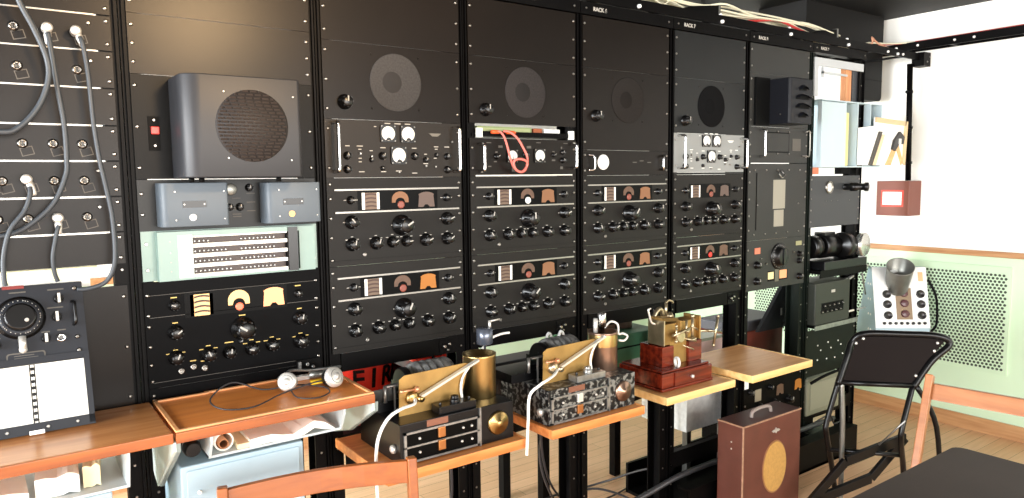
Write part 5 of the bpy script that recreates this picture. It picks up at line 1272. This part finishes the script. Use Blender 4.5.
# ------------------------------------------------------------------ wooden chairs
def wchair(label, P0, P1, lean, facing, seatd, w3, rail_drop, m, postw=.011, curve=.0):
    # P0,P1 tops of the posts ; facing: unit vector from back toward seat front
    t = thing('wooden_chair', label, 'chair', ((P0.x + P1.x) / 2, (P0.y + P1.y) / 2, 0), group='wooden folding chairs')
    O = Vector(((P0.x + P1.x) / 2, (P0.y + P1.y) / 2, 0)); a = P0 - O; c = P1 - O
    e = (c - a); e.z = 0; e.normalize(); up = Vector((0, 0, 1))
    f = Vector(facing)
    def seg(p, q, w1, w2, name):
        d = (q - p).normalized(); n1 = e if abs(d.dot(e)) < .5 else f; n1 = (n1 - d * n1.dot(d)).normalized(); n2 = d.cross(n1)
        b = MB(); b.hexa([p - n1 * w1 - n2 * w2, p + n1 * w1 - n2 * w2, p + n1 * w1 + n2 * w2, p - n1 * w1 + n2 * w2], [q - n1 * w1 - n2 * w2, q + n1 * w1 - n2 * w2, q + n1 * w1 + n2 * w2, q - n1 * w1 + n2 * w2])
        return b.build(name, m, t, bevel=.004)
    H = a.z
    for p in (a, c):
        foot = Vector((p.x, p.y, 0)) + f * lean * H
        seg(foot, p, postw, .015, 'leg')
        # crossing legs
    hz = .44; bk = f * lean * (H - hz)
    for p, s_ in ((a, 1), (c, -1)):
        base = Vector((p.x, p.y, 0)) + e * .024 * s_
        seg(base + f * (.02 - .15), base + f * (lean * (H - hz) + .10) + up * hz, postw * .8, .013, 'leg')
    # rail (curved)
    n = 8; vs = []; fs = []
    r0 = a + e * postw + up * -rail_drop; r1 = c - e * postw + up * -rail_drop
    for i in range(n + 1):
        u = i / n; p = r0 * (1 - u) + r1 * u - f * curve * math.sin(PI * u)
        for dy, dz in ((-.008, 0), (.008, 0), (.008, -w3), (-.008, -w3)): vs.append(tuple(p + f * dy + up * dz + f * (lean * (-dz))))
    for i in range(n):
        k = 4 * i
        for j in range(4): fs.append((k + j, k + (j + 1) % 4, k + 4 + (j + 1) % 4, k + 4 + j))
    fs += [(3, 2, 1, 0), (4 * n, 4 * n + 1, 4 * n + 2, 4 * n + 3)]
    b = MB(); b.add(vs, fs); b.build('top_rail', m, t, bevel=.002)
    s0 = Vector((a.x, a.y, hz)) + bk + e * .03; s1 = Vector((c.x, c.y, hz)) + bk - e * .03
    b = MB(); b.hexa([s0, s1, s1 + f * seatd, s0 + f * seatd], [s0 + up * .018, s1 + up * .018, s1 + f * seatd + up * .018, s0 + f * seatd + up * .018]); b.build('seat', m, t, bevel=.004)
    return t
wchair('orange wooden chair with curved top rail in front of the blue cabinet', Vector((.614, -.427, .80)), Vector((1.047, -.533, .80)), .12, (-.238, -.971, 0), .34, .055, .006, CHAIRW, .012, .03)
wchair('pinkish wooden folding chair behind the dark brown table', Vector((2.776, -1.010, .82)), Vector((2.83, -1.36, .82)), .42, (-.98, -.15, 0), .30, .05, .028, CHAIRP, .012, .0)

# ------------------------------------------------------------------ foreground table
t = thing('low_table', 'worn dark brown table top filling the lower right corner', 'table', (1.55, -2.0, 0))
b = MB(); b.prism(rrect(0, .825, 0, .742, .03), .715, .74, 'z'); b.build('table_top', TABLEM, t, bevel=.003)
for x, y in ((.15, .06), (.15, .66), (.75, .06), (.75, .66)): MB().box(x, x + .03, y, y + .03, 0, .715).build('leg', CHBLK, t)

# ------------------------------------------------------------------ light
w = bpy.data.worlds.new('world'); SC.world = w; w.use_nodes = True
nt = w.node_tree; bg = nt.nodes['Background']
bg.inputs['Color'].default_value = (1.0, .97, .93, 1); bg.inputs['Strength'].default_value = .8
def area(name, loc, rot, sx, sy, power, col=(1, 1, 1)):
    l = bpy.data.lights.new(name, 'AREA'); l.shape = 'RECTANGLE'; l.size = sx; l.size_y = sy; l.energy = power; l.color = col
    o = bpy.data.objects.new(name, l); COL.objects.link(o); o.location = loc; o.rotation_euler = rot; return o
area('daylight_window_left', (XL + .1, -1.6, 1.5), (0, -PI / 2, 0), 1.7, 3.0, 230, (.93, .97, 1))
area('daylight_window_front', (1.2, YF + .1, 1.5), (PI / 2, 0, 0), 4.5, 1.6, 150, (1, .97, .93))
area('rear_fill_light', (XL + .1, .95, 1.5), (0, -PI / 2, 0), 1.7, 1.2, 330, (.95, .98, 1))  # made-up source, added to brighten the space behind the racks
l = bpy.data.lights.new('ceiling_spot_lamp', 'SPOT'); l.shadow_soft_size = .16; l.energy = 190; l.color = (1, .66, .34); l.spot_size = math.radians(62); l.spot_blend = 1
o = bpy.data.objects.new('ceiling_spot_lamp', l); COL.objects.link(o); o.location = (1.17, -2.1, 2.40)
o.rotation_euler = (Vector((.8, 0, 2.38)) - Vector((1.17, -2.1, 2.40))).to_track_quat('-Z', 'Y').to_euler()

SC.view_settings.view_transform = 'Standard'; SC.view_settings.look = 'None'
SC.view_settings.exposure = 1.0; SC.view_settings.gamma = 1; SC.view_settings.use_curve_mapping = False
